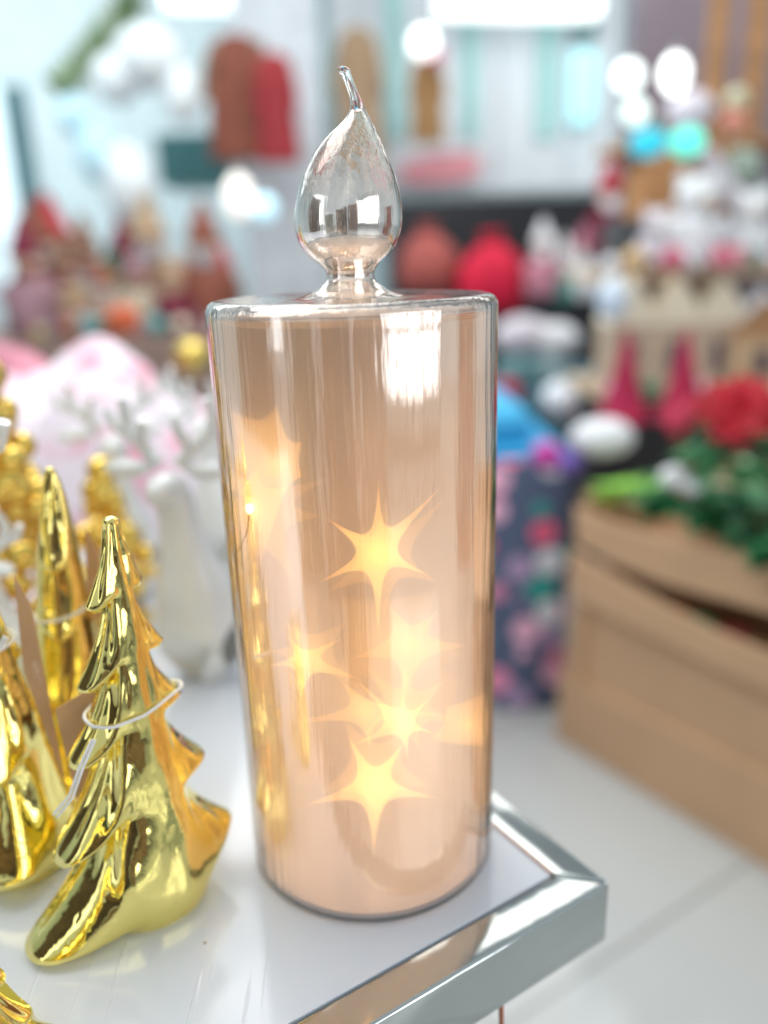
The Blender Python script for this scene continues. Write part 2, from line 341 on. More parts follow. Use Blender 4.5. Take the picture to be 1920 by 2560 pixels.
def on_film(px, py, r):
    d = ray(px, py); a = d.x ** 2 + d.y ** 2; bb = CAM.x * d.x + CAM.y * d.y; c = CAM.x ** 2 + CAM.y ** 2 - r * r
    q = bb * bb - a * c
    if q < 0: q = 0
    return CAM + d * ((-bb - sqrt(q)) / a)
def star(i, cen, tips, glow, inner_f=.20, round_=1.0):  # scattered LED light painted as emissive meshes just outside the film
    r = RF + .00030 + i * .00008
    me = bpy.data.meshes.new('painted_star_glow'); vs = []; gl = []; fs = []
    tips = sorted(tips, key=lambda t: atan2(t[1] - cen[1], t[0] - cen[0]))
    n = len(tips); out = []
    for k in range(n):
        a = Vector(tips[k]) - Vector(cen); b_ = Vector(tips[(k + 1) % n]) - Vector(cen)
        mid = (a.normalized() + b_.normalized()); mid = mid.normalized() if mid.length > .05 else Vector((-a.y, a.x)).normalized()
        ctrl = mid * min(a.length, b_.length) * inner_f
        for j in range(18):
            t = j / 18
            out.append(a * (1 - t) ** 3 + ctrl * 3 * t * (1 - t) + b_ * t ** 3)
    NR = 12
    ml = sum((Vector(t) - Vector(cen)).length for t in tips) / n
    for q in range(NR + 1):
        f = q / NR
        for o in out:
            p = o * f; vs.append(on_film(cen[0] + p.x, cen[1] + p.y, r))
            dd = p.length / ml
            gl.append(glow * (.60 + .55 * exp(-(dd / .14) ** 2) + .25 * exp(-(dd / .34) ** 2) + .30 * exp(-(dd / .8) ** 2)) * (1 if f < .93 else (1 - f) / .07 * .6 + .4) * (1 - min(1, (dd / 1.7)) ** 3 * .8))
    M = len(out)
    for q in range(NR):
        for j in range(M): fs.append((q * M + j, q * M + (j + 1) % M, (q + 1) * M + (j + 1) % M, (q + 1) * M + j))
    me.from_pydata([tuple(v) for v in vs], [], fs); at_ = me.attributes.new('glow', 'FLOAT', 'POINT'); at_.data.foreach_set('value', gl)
    me.materials.append(STAR); o = bpy.data.objects.new('painted_star_glow', me); COL.objects.link(o); o.parent = cn; return o
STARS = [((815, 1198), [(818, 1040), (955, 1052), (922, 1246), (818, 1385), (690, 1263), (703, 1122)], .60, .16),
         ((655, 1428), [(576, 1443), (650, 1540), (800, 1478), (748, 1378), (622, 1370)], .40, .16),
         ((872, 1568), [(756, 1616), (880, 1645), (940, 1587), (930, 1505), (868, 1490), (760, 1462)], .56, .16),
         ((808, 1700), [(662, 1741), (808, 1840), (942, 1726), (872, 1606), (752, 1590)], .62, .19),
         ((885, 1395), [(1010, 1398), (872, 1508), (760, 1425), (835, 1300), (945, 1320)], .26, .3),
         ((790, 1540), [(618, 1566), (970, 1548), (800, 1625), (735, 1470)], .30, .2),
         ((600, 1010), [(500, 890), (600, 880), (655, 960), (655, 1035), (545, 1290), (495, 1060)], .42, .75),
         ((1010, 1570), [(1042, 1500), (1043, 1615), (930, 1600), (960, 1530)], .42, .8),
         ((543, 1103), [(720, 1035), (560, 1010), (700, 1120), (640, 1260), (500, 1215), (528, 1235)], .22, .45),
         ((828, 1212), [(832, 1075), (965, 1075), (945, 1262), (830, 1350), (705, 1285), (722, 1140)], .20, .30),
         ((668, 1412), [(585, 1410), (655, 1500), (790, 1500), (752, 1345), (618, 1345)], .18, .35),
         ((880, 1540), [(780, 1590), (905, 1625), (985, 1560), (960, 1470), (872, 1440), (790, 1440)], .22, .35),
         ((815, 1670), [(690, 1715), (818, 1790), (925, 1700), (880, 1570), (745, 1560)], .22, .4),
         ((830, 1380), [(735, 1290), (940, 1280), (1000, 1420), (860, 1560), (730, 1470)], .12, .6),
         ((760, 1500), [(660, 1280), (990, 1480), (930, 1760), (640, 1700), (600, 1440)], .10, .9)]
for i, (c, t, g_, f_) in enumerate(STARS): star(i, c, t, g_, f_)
lp = on_film(543, 1103, R * .961)
m_ = MB(); m_.ball(lp, .0017, (1, 1, 1.35)); led = m_.build('led_bulb', mat('led_warm', (1, .75, .25), .3, emit=(1, .72, .2), es=14), cn)
wp = [on_film(x, y, R * .96) for x, y in ((542, 1118), (540, 1140), (536, 1160), (524, 1185), (514, 1202), (520, 1300), (530, 1420))]
m_ = MB(); m_.tube(wp, .00035, 8); m_.build('wire', mat('copper_wire', (.55, .35, .2), .3, 1), cn)
for (x, y, z, e) in ((0, -.02, .23, .5), (-.02, -.03, .2, .4), (.01, -.03, .13, .6), (.02, -.02, .08, .5), (-.01, -.03, .05, .5)):
    l = bpy.data.lights.new('led_lamp', 'POINT'); l.energy = e * .17; l.color = (1, .68, .40); l.shadow_soft_size = .004
    o = bpy.data.objects.new('led_lamp', l); COL.objects.link(o); o.location = (x, y, z); o.parent = cn

# ------------------------------------------------------------------ gold ceramic trees
def gold_tree(loc, label, Ht=.213, base_r=.036, rot=0, lobes=((-112, 1.12, 0), (36, .50, .028), (125, .7, .01)), tiers=None, lean=(.0055, 0), seed=0, bottom=.060, taper=1.15, ripple=1.0, group='shiny gold ceramic trees with kraft tags'):
    root = empty('ceramic_tree', loc, label, 'ceramic tree', group, rz=rot)
    tiers = tiers or [.0, .165, .32, .485, .695, 1.0]
    #  per tier: start fraction, end fraction (of height from top), tip radius and tip z
    mb = MB(); N = 200
    def body_r(s): return base_r * (.12 + .88 * s ** taper) * (1 - .16 * max(0, (s - .9) / .1) ** 2)
    rings = []
    nt_ = len(tiers) - 1
    UU = [0, .08, .16, .24, .32, .4, .48, .56, .64, .71, .77, .82, .86, .885, .905, .92, .935, .95, .965, .98]
    for k in range(nt_):
        a, c = tiers[k], tiers[k + 1]
        for u in UU:
            ring = []
            for i in range(N):
                th = 2 * pi * i / N; s = a + (c - a) * u; z = Ht * (1 - s); r = body_r(s)
                L_ = 0; amp = 0; lift = 0; G_ = max(exp(-(abs((th - radians(la - (20 if ll > 1 else 9)) + pi) % (2 * pi) - pi) / .5) ** 3) * min(1, ll * 1.3) for la, ll, lf in lobes)
                bl_ = lambda ss: 1 - .33 * G_ * (1 - ss ** 5)
                r = body_r(s) * bl_(s)
                e = min(1, u / .87)
                for la, ll, lf in lobes:
                    wd = .92 * (1 - e ** 1.3) + (.78 if ll > 1 else .6) * (1 - .30 * c) * e ** 1.3
                    d = (th - radians(la - (26 if ll > 1 else 9) * e) + pi) % (2 * pi) - pi
                    g = exp(-(abs(d) / wd) ** (3.6 - 1.3 * e))
                    if g > L_: L_ = g; amp = ll; lift = lf
                tipr = body_r(c) + (bottom * (.10 + .90 * c ** 1.15) + .003 - body_r(c)) * amp
                ra, za, zc_ = body_r(a) * bl_(a), Ht * (1 - a), Ht * (1 - c)
                ztip = max(zc_ - (.004 + .016 * c) * amp * (1 if k < nt_ - 1 else 0), .0045)
                ztip += lift * c + (.004 if k == 0 else 0)
                if u < .86:
                    q = u / .86; rr = ra + (tipr - ra) * (.42 * q + .58 * q ** 2.2); zz = za + (ztip - za) * q
                else:
                    q = (u - .86) / .14; rr = tipr + (body_r(c) * bl_(c) - tipr) * (.15 * q + .85 * sin(q * pi / 2)); zz = ztip + (zc_ - ztip) * q ** 1.5 - .0035 * sin(min(1, q * 2.2) * pi)
                r_ = r + (rr - r) * L_; z_ = z + (zz - z) * L_
                w_ = L_ * min(1, u * 3) * (1 if u < .84 else .2)
                r_ += ripple * w_ * (.0012 * sin(th * 11 + 5 * noise.noise(Vector((th * 1.5, s * 5, seed)))) * (.35 + .65 * c)) + ripple * .0011 * noise.noise(Vector((cos(th) * 2.2, sin(th) * 2.2, s * 8 + seed * 5)))
                z_ = max(z_, .0022)
                x = r_ * cos(th) + lean[0] * (1 - z_ / Ht * 0 - s) * 0 ; y = r_ * sin(th)
                x += -lean[0] * 0 + lean[0] * max(0, z_ / Ht); y += lean[1] * max(0, z_ / Ht)
                ring.append((x, y, z_))
            rings.append(ring)
    for u in (.25, .5, .75, .93, 1):        # foot
        rings.append([(body_r(1) * (1 - .06 * u) * cos(2 * pi * i / N), body_r(1) * (1 - .06 * u) * sin(2 * pi * i / N), 0.0022 * (1 - u)) for i in range(N)])
    topr = [[(lean[0] + body_r(0) * sin(t) * cos(2 * pi * i / N), lean[1] + body_r(0) * sin(t) * sin(2 * pi * i / N), Ht + .0035 * cos(t)) for i in range(N)] for t in (.15, .5, .9, 1.3)]
    rings = topr + rings; vv = [[mb.b.verts.new(p) for p in r] for r in rings]
    for p, q in zip(vv, vv[1:]):
        for i in range(N): mb.b.faces.new((p[i], p[(i + 1) % N], q[(i + 1) % N], q[i]))
    mb.b.faces.new(vv[0][::-1]); mb.b.faces.new(vv[-1])
    o = mb.build('tree_body', GOLD, root); o.data.set_sharp_from_angle(angle=radians(170))
    return root, lean
def tag_card(root, zc, rr, pts, lean, hang):
    """string loop round the tree at height zc plus a card whose corners are given in tree space"""
    mb = MB(); loop = []
    tb_ = [c_ for c_ in root.children if c_.name.startswith('tree_body')][0]
    pp = sorted({(round(v.co.x, 5), round(v.co.y, 5)) for v in tb_.data.vertices if abs(v.co.z - zc) < .006})
    def half(ps):
        h_ = []
        for q_ in ps:
            while len(h_) > 1 and (h_[-1][0] - h_[-2][0]) * (q_[1] - h_[-2][1]) - (h_[-1][1] - h_[-2][1]) * (q_[0] - h_[-2][0]) <= 0: h_.pop()
            h_.append(q_)
        return h_
    hull = half(pp)[:-1] + half(pp[::-1])[:-1]; hull.append(hull[0]); cx_ = sum(q_[0] for q_ in hull) / len(hull); cy_ = sum(q_[1] for q_ in hull) / len(hull)
    for i, (p_, q_) in enumerate(zip(hull, hull[1:])):
        for k in range(4):
            x_ = p_[0] + (q_[0] - p_[0]) * k / 4; y_ = p_[1] + (q_[1] - p_[1]) * k / 4; d_ = sqrt((x_ - cx_) ** 2 + (y_ - cy_) ** 2) or 1
            loop.append((x_ + (x_ - cx_) / d_ * .0007, y_ + (y_ - cy_) / d_ * .0007, zc + .003 * (x_ - cx_) / d_))
    for _ in range(14): loop = [tuple((loop[i - 1][j] + 2 * loop[i][j] + loop[(i + 1) % len(loop)][j]) / 4 for j in range(3)) for i in range(len(loop))]
    loop.append(loop[0])
    mb.tube(loop, .0009, 8); h = [Vector(q) for q in hang]
    mb.tube(h, .00075, 8); mb.tube([q + Vector((.0016, -.0006, -.0004 * i)) for i, q in enumerate(h)], .00075, 8)
    mb.build('string', STRING, root)
    mb = MB(); p = [Vector(q) for q in pts]; n = (p[1] - p[0]).cross(p[3] - p[0]).normalized() * .0004
    f = [mb.b.verts.new(q + n) for q in p]; g_ = [mb.b.verts.new(q - n) for q in p]
    mb.b.faces.new(f); mb.b.faces.new(g_[::-1])
    for i in range(4): mb.b.faces.new((f[i], g_[i], g_[(i + 1) % 4], f[(i + 1) % 4]))
    c = mb.build('kraft_tag', CARD, root, smooth=False)
    mb = MB(); cc = (p[0] + p[1] + p[2] + p[3]) / 4; ux = (p[1] - p[0]).normalized(); uy = (p[3] - p[0]).normalized()
    for sgn in (1, -1):
        for a in (-.5, .1, .8, 1.6):
            d = ux * cos(a) + uy * sin(a); e_ = ux * -sin(a) + uy * cos(a)
            pl = [cc + n * 1.35 * sgn + d * (.009 * (.5 - .5 * cos(t * pi / 8))) + e_ * (.0022 * sin(t * pi / 8)) for t in range(17)]
            mb.tube(pl, .00018, 5)
    mb.build('tag_print', mat('pale_print', (.75, .55, .38), .6), c)
B1 = onz(328, 1925); B1.z = 0
t1, ln = gold_tree(B1, 'gold ceramic tree standing closest to the candle, white string and kraft tag around it')
cam_l = Vector((-.88, -.47, 0))
tag_card(t1, .118, .0275, [tuple(at(x, y, B1.y + .004) - B1) for x, y in ((120, 1532), (222, 1470), (262, 1640), (178, 1782))], ln, [(-.008, -.029, .1155), (-.014, -.033, .104), (-.020, -.036, .090), (-.030, -.033, .078)])
B2 = onz(180, 1730); B2.z = 0
t2, ln2 = gold_tree(B2, 'slim gold ceramic tree, tallest tip of the group, beside the white deer', Ht=.218, base_r=.0255, ripple=.35, lobes=((-75, .30, 0), (100, .4, 0), (180, .15, 0)), lean=(.012, 0), seed=3, bottom=.046, taper=.62, tiers=[0, .25, .42, .6, .8, 1.0])
tag_card(t2, .135, .0175, [tuple(at(x, y, B2.y + -.0) - B2) for x, y in ((183, 1141), (214, 1192), (224, 1330), (193, 1347))], ln2, [(.016, -.004, .137), (.02, .0, .148), (.019, .005, .152)])
B3 = onz(42, 1850); B3.z = 0
t3, ln3 = gold_tree(B3, 'gold ceramic tree cut off by the left edge of the photo, tall tag beside it', Ht=.235, base_r=.036, lobes=((-60, .55, .01), (60, .5, .02), (175, .9, 0)), lean=(-.004, 0), seed=7, bottom=.052, taper=.9)
tag_card(t3, .135, .021, [tuple(at(x, y, B3.y + -.012) - B3) for x, y in ((30, 1243), (68, 1310), (142, 1700), (52, 1450))], ln3, [(.012, -.016, .137), (.018, -.018, .142), (.024, -.018, .150)])
B4 = onz(-60, 2330); B4.z = 0
gold_tree(B4, 'gold ceramic tree barely showing in the bottom left corner', Ht=.10, base_r=.03, lobes=((30, .5, 0), (150, .6, 0), (-90, .5, 0)), lean=(0, 0), seed=9, bottom=.045)

# ------------------------------------------------------------------ white ceramic deer
def deer(loc, label, s=1.0, rz=0, face=1):
    root = empty('deer_figurine', loc, label, 'deer figurine', 'white ceramic deer figurines', rz=rz); root.scale = (s, s, s)
    me = bpy.data.meshes.new('deer_body')
    V_ = [(0, 0, .026), (.004, 0, .05), (0, 0, .074), (-.006, 0, .1), (-.012, 0, .13), (-.016, 0, .152), (-.030, 0, .155), (-.044, 0, .149), (.002, .012, .018), (.002, -.012, .018), (-.012, 0, .020)]
    Rr = [.041, .040, .030, .018, .0135, .0155, .012, .0068, .024, .024, .026]
    E_ = [(0, 1), (1, 2), (2, 3), (3, 4), (4, 5), (5, 6), (6, 7), (0, 8), (0, 9), (0, 10)]
    me.from_pydata(V_, E_, []); o = bpy.data.objects.new('deer_body', me); COL.objects.link(o); o.parent = root
    md = o.modifiers.new('skin', 'SKIN'); 
    for i, q in enumerate(me.skin_vertices[0].data if me.skin_vertices else []): q.radius = (Rr[i], Rr[i])
    o.modifiers.new('sub', 'SUBSURF').levels = 2; o.modifiers['sub'].render_levels = 2; md.use_smooth_shade = True; me.materials.append(WHITE_C)
    if not me.skin_vertices:
        bm = bmesh.new(); bm.from_mesh(me); ly = bm.verts.layers.skin.verify()
        for i, v in enumerate(bm.verts): v[ly].radius = (Rr[i], Rr[i])
        bm.verts.ensure_lookup_table(); bm.verts[0][ly].use_root = True
        bm.to_mesh(me); bm.free()
    for sg in (1, -1):
        m_ = MB(); m_.ball((-.018, sg * .03, .165), .017, (.45, 1, .38), M=None); m_.build('ear', WHITE_C, root)
        m_ = MB(); m_.tube([(-.016, sg * .008, .168), (-.014, sg * .017, .178), (-.01, sg * .028, .187), (-.008, sg * .033, .200), (-.012, sg * .031, .213)], [.0055, .005, .005, .0045, .003], 10)
        m_.tube([(-.01, sg * .027, .186), (-.006, sg * .042, .192), (-.006, sg * .048, .203)], [.0048, .0042, .003], 10)
        m_.tube([(-.014, sg * .017, .178), (-.022, sg * .015, .189), (-.024, sg * .011, .200)], [.0048, .004, .003], 10)
        m_.build('antler', WHITE_C, root)
    m_ = MB(); m_.ball((.040, 0, .036), .006, (1, .8, 1)); m_.build('tail', WHITE_C, root)
    return root
deer((-.138, .21, 0), 'white ceramic deer nearest the glass candle, standing in front of the pink plush', 1.10, rz=radians(75))
deer((-.245, .40, 0), 'white ceramic deer behind the gold trees, further back than the one near the candle', 1.05, rz=radians(105))
deer((-.262, .15, 0), 'white ceramic deer half hidden between the slim gold tree and the left edge', .80, rz=radians(60))
deer((-.248, .075, 0), 'white ceramic deer at the left edge, only its ear showing', 1.22, rz=radians(70))
deer((-.16, .47, 0), 'white ceramic deer furthest back, antlers against the pink plush', 1.05, rz=radians(85))

# ------------------------------------------------------------------ gold bead trees
def bead_tree(loc, label, h, r, n=170, seed=1):
    rnd = random.Random(seed); root = empty('bead_tree', loc, label, 'bead tree', 'gold bead trees')
    m_ = MB()
    for i in range(n):
        t = rnd.random() ** .8; a = rnd.random() * 2 * pi; rr = r * t * (.75 + .3 * rnd.random()); z = h * (1 - t) * .88 + .1 * h
        m_.ball((rr * cos(a), rr * sin(a), z), .0065 + .008 * rnd.random(), seg=10)
    m_.build('bead_crown', mat('gold_bead', (.85, .6, .14), .12, 1), root)
    m_ = MB(); m_.lathe([(.006, 0.006), (.006, h)], 12); m_.build('trunk', mat('gold_bead', (1, 1, 1)), root)
    m_ = MB(); m_.lathe([(.03, 0), (.03, .004), (.007, .007)], 24); m_.build('base', mat('gold_bead', (1, 1, 1)), root)
bead_tree((-.300, .225, 0), 'gold bead tree at the left edge behind the gold ceramic trees', .34, .075, 230, 4)
bead_tree((-.235, .32, 0), 'smaller gold bead tree seen between the antlers of the white deer', .155, .045, 45, 6)

# ------------------------------------------------------------------ pink plush heaps on the table
def heap(name, c, sx, sy, h, m, label, cat, seed, grp=None):
    mb = MB(); n = 70; g = []
    for j in range(n + 1):
        row = []
        for i in range(n + 1):
            u = i / n * 2 - 1; v = j / n * 2 - 1; rr = (abs(u) ** 2.6 + abs(v) ** 2.6)
            z = max(0, 1 - rr) ** .5 * h * (.82 + .35 * noise.noise(Vector((u * 1.6, v * 1.6, seed)))) + .012 * noise.noise(Vector((u * 6, v * 6, seed + 2)))
            row.append(mb.b.verts.new((c[0] + u * sx, c[1] + v * sy, c[2] + max(0.0, z) + .001)))
        g.append(row)
    for j in range(n):
        for i in range(n): mb.b.faces.new((g[j][i], g[j][i + 1], g[j + 1][i + 1], g[j + 1][i]))
    for a, b_ in ((0, 0),):
        bot = [g[0][i] for i in range(n + 1)] + [g[j][n] for j in range(1, n + 1)] + [g[n][i] for i in range(n - 1, -1, -1)] + [g[j][0] for j in range(n - 1, 0, -1)]
        lo = [mb.b.verts.new((v.co.x, v.co.y, c[2])) for v in bot]
        for i in range(len(bot)): mb.b.faces.new((bot[i], bot[(i + 1) % len(bot)], lo[(i + 1) % len(bot)], lo[i]))
        mb.b.faces.new(lo)
    return tag(mb.build(name, m), label, cat, grp)
PINK = plush_pink()
heap('plush_blanket', (-.40, .76, 0), .21, .22, .23, PINK, 'pink and white plush blanket heaped behind the white deer', 'blanket', 3, 'pink plush blankets')
heap('plush_blanket', (-.80, 1.12, 0), .34, .22, .25, mat('rose_plush', (.72, .30, .38), .9, 0, .3, 8), 'rose pink plush blanket behind the pink and white one, at the left', 'blanket', 8, 'pink plush blankets')
m_ = MB(); m_.ball(at(415, 770, 1.15), .035, (1, 1, .9)); q = m_.build('gold_bauble', mat('gold_matt', (.6, .45, .12), .35, 1)); tag(q, 'round matt gold bauble at the left of the candle top, behind the plush', 'bauble')

# ------------------------------------------------------------------ cardboard bin with poinsettias on the right
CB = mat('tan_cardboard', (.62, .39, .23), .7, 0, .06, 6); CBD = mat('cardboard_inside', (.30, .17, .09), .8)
bl = onz(1222, 1590, -.75); bd = (onz(1659, 1860, -.75) - bl).normalized(); bn = Vector((-bd.y, bd.x, 0)); bn = bn if bn.y > 0 else -bn
bin_ = empty('cardboard_bin', bl, 'tan cardboard display bin with two open tiers, right side of the photo', 'display bin', rz=atan2(bd.y, bd.x))
sgn = 1 if Matrix.Rotation(atan2(bd.y, bd.x), 3, 'Z') @ Vector((0, 1, 0)) @ bn > 0 else -1
BLn, BDp = 1.15, .55
def zat(px, py):     # height on the vertical line over the bin corner
    d = ray(px, py); t = ((bl.x - CAM.x) * d.x + (bl.y - CAM.y) * d.y) / (d.x ** 2 + d.y ** 2); return (CAM + d * t).z + .75
ZT = zat(1262, 1068); Z1 = zat(1258, 1186); Z2 = zat(1245, 1236); Z3 = zat(1215, 1470)
def tray(name, z0_, z1_, out, lowfront=0, m=CB):
    mb = MB(); t = .012; x0, x1 = -out, BLn + out; y0, y1 = -out, BDp + out
    mb.box(((x0 + x1) / 2, sgn * y0, (z0_ + z1_ - lowfront) / 2), (x1 - x0, t, z1_ - lowfront - z0_))
    mb.box(((x0 + x1) / 2, sgn * y1, (z0_ + z1_) / 2), (x1 - x0, t, z1_ - z0_))
    for x in (x0 + t / 2 + .001, x1 - t / 2 - .001): mb.box((x, sgn * (y0 + y1) / 2, (z0_ + z1_) / 2 - .001), (t, y1 - y0 - t - .002, z1_ - z0_ - .002))
    mb.box(((x0 + x1) / 2, sgn * (y0 + y1) / 2, z0_ + .005), (x1 - x0 - 2 * t - .004, y1 - y0 - t - .004, .008))
    return mb.build(name, m, bin_, smooth=False)
def fz(px, py):      # where that ray meets the bin's front plane, in bin space
    d = ray(px, py); nrm_ = Vector((-bd.y, bd.x, 0)); t = (bl - CAM).dot(nrm_) / d.dot(nrm_); q = CAM + d * t
    return ((q - bl).dot(bd), q.z + .75)
def front_panel(name, pts, off, th, m=CB):
    mb = MB(); mb.prism([fz(*p) for p in pts], th, Matrix.Translation((0, -sgn * off, 0))); o = mb.build(name, m, bin_, smooth=False)
    bv = o.modifiers.new('bevel', 'BEVEL'); bv.width = .003; bv.segments = 2; return o
front_panel('upper_band', [(1256, 1090), (1325, 1120), (1450, 1160), (1800, 1232), (1800, 1352), (1450, 1256), (1330, 1208), (1258, 1168)], .016, .012)
front_panel('lower_band', [(1250, 1180), (1330, 1230), (1450, 1298), (1560, 1352), (1800, 1452), (1800, 1545), (1450, 1380), (1248, 1284)], .022, .012)
front_panel('middle_panel', [(1246, 1270), (1450, 1366), (1800, 1532), (1800, 1740), (1450, 1562), (1224, 1450)], .002, .012)
front_panel('base_panel', [(1222, 1448), (1450, 1560), (1800, 1738), (1800, 1960), (1450, 1735), (1210, 1588)], .012, .014)
mb = MB(); mb.box((BLn / 2, sgn * (BDp / 2 + .01), Z3 / 2), (BLn, BDp - .02, Z3 - .004)); mb.build('base_box', CB, bin_, smooth=False)
for nm_, za_, zb_ in (('lower_tray', Z3, Z2), ('upper_tray', Z1, ZT)):
    mb = MB(); t = .012; mb.box((t, sgn * BDp / 2, (za_ + zb_) / 2), (t, BDp - .03, zb_ - za_)); mb.box((BLn - t, sgn * BDp / 2, (za_ + zb_) / 2), (t, BDp - .03, zb_ - za_))
    mb.box((BLn / 2, sgn * (BDp - .008), (za_ + zb_) / 2), (BLn - .001, t, zb_ - za_)); mb.box((BLn / 2, sgn * BDp / 2, za_ + .006), (BLn - 3 * t, BDp - .034, .008)); mb.build(nm_, CB, bin_, smooth=False)
mb = MB(); mb.box((.05, sgn * -.012, (Z3 + Z2) / 2 - .01), (.012, .02, (Z2 - Z3) * .8)); mb.build('corner_strip', CB, bin_, smooth=False)
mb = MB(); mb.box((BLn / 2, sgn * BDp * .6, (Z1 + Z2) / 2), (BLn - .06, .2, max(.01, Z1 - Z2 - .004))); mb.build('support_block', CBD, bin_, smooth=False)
RB = Matrix.Rotation(atan2(bd.y, bd.x), 4, 'Z')
def bp_(x, y, z): return bl + (RB @ Vector((x, sgn * y, z)))
GREEN = mat('leaf_green', (.03, .20, .07), .45, 0, .5, 30); LIME = mat('leaf_lime', (.28, .62, .08), .45, 0, .3, 30); REDP = mat('poinsettia_red', (.50, .004, .02), .5, 0, .25, 40)
def plant(loc, label, r, n, L, m, cat='artificial plant', grp='artificial plants in the cardboard bin', red=0, up=.5, seed=0):
    rnd = random.Random(seed); root = empty('artificial_plant', loc, label, cat, grp)
    mb = MB()
    for i in range(n):
        a = rnd.random() * 2 * pi; e = rnd.uniform(-.1, 1.2); p = Vector((cos(a) * cos(e), sin(a) * cos(e), sin(e) * up)) * r * rnd.uniform(.3, 1)
        mb.leaf(p + Vector((0, 0, r * .2)), Vector((cos(a), sin(a), rnd.uniform(-.4, .7))), L * rnd.uniform(.7, 1.2), L * .55, Vector((rnd.uniform(-.3, .3), rnd.uniform(-.3, .3), 1)))
    mb.build('leaves', m, root)
    mb = MB(); mb.tube([(0, 0, -.04), (0, 0, r * .5)], .004, 8); mb.build('stem', GREEN, root)
    if red:
        mb = MB()
        for k in range(red):
            a0 = rnd.random() * 6; c = Vector((rnd.uniform(-.6, .6) * r, rnd.uniform(-.6, .6) * r, r * up + rnd.uniform(.2, .7) * r))
            Q = Vector((rnd.uniform(-.8, .2), -1, rnd.uniform(.3, .9))).to_track_quat('Z', 'Y').to_matrix()
            for ring, LL, e in ((7, L * 1.0, .1), (6, L * .8, .5), (4, L * .5, .9)):
                for i in range(ring):
                    a = a0 + i * 2 * pi / ring + ring; mb.leaf(c, Q @ Vector((cos(a), sin(a), e)), LL, LL * .62, Q @ Vector((0, 0, 1)))
        mb.build('bracts', REDP, root)
    return root
plant(at(1590, 1040, .93), 'poinsettia with big red bracts at the right edge above the cardboard bin', .075, 60, .06, GREEN, red=6, seed=2, cat='poinsettia', up=1.1)
plant(bp_(.085, .05, ZT - .005), 'small bright lime green sprig spilling over the left corner of the bin', .05, 40, .045, LIME, seed=3)
for k, (x, y, lb) in enumerate(((.22, .10, 'dark green leafy plant in the bin next to the lime sprig'), (.36, .08, 'dark green leafy plant under the red poinsettia, front of the bin'), (.50, .02, 'dark green leafy plant at the right edge of the bin front'), (.25, .34, 'pale green mixed leaf plant at the back of the bin behind the lime sprig'))):
    plant(bp_(x, y, ZT - .015), lb, .085, 90, .065, GREEN if k < 3 else mat('leaf_sage', (.22, .42, .22), .5, 0, .4, 30), seed=20 + k)
plant(bp_(.14, .26, ZT - .05), 'pale plant with pinkish leaves beside the white dome at the bin corner', .07, 50, .05, mat('leaf_pink', (.55, .35, .25), .5, 0, .4, 30), seed=31)
def blob(name, p, r, m, label, cat, sz=(1, 1, 1), lump=.0, grp=None):
    mb = MB(); mb.ball(p, r, sz, lump); o = mb.build(name, m); return tag(o, label, cat, grp)
WPL = mat('white_plush', (.82, .84, .87), .9, 0, .05, 30, bump=.5, bscale=120, bdist=.004); LIL = mat('lilac_white', (.68, .64, .70), .9)
SN = mat('snow_white', (.85, .86, .88), .8)
blob('snow_ball', at(1458, 1030, .98), .022, SN, 'small white snowball lying in front of the red poinsettia', 'snowball', (1.2, 1, .9), .2)
blob('snow_ball', at(1495, 1050, .95), .015, SN, 'tiny white snowball right beside the bigger one under the poinsettia', 'snowball', (1.2, 1, .9), .2)
# goods in the lower tier
for i in range(9):
    x = .17 + i * .062; c = [(.05, .3, .1), (.6, .2, .08), (.05, .25, .1), (.55, .08, .1), (.35, .2, .1)][i % 5]
    nm = ['green', 'orange', 'dark green', 'red', 'brown'][i % 5]
    blob('bauble', bp_(x, .035 + .02 * (i % 2), Z2 - .045 + .004 * (i % 3)), .036, mat('bauble_' + nm.replace(' ', '_'), c, .35), f'{nm} bauble in the lower tier of the bin, number {i+1} from its left end' if False else f'{nm} bauble in the shadowed lower tier of the cardboard bin' , 'bauble', (1, 1, .9), .15, f'{nm} baubles in the lower tier of the cardboard bin')

# ------------------------------------------------------------------ dotted cloth stand and things over it
Yc = 1.34
p0 = at(1000, 1000, Yc); p1 = at(1240, 1000, Yc); 
ct = empty('draped_stand', (0, 0, 0), 'low stand draped in dark blue cloth printed with pink, green and white dots', 'draped stand')
mb = MB(); w_ = p1.x - p0.x; zt = p0.z
mb.box(((p0.x + p1.x) / 2 - .15, Yc + .35, (zt - .75) / 2 + .0), (w_ + .3, .7, zt + .748), bev=.02); mb.build('cloth_skirt', dots_mat(), ct)
mb = MB(); mb.box(((p0.x + p1.x) / 2 - .15, Yc + .36, zt + .0), (w_ + .29, .68, .03), bev=.01); mb.build('top_cloth', mat('blue_cloth', (.02, .33, .62), .6), ct)
mb = MB(); mb.box(((p0.x + p1.x) / 2 - .1, Yc + .3, zt + .055), (w_ + .05, .4, .07), bev=.02); tag(mb.build('folded_cloth', mat('sky_blue_cloth', (.05, .42, .72), .6)), 'bright blue folded cloth lying on the dotted stand', 'cloth')
blob('bauble', at(1180, 985, Yc + .02), .035, mat('magenta', (.55, .05, .35), .4), 'magenta bauble at the edge of the blue folded cloth', 'bauble')
blob('bauble', at(1230, 1000, Yc), .028, mat('violet', (.2, .12, .5), .4), 'violet bauble beside the magenta one near the cardboard bin', 'bauble')
blob('plush_ball', at(1095, 850, 2.2), .05, mat('wine_red', (.35, .02, .06), .7), 'wine red ball just right of the candle, mid height', 'ball')
ppos = at(1210, 862, 1.9); q = empty('topiary', (ppos.x, ppos.y, zt + .09), 'white round topiary ball on a pale stem above the blue cloth', 'topiary')
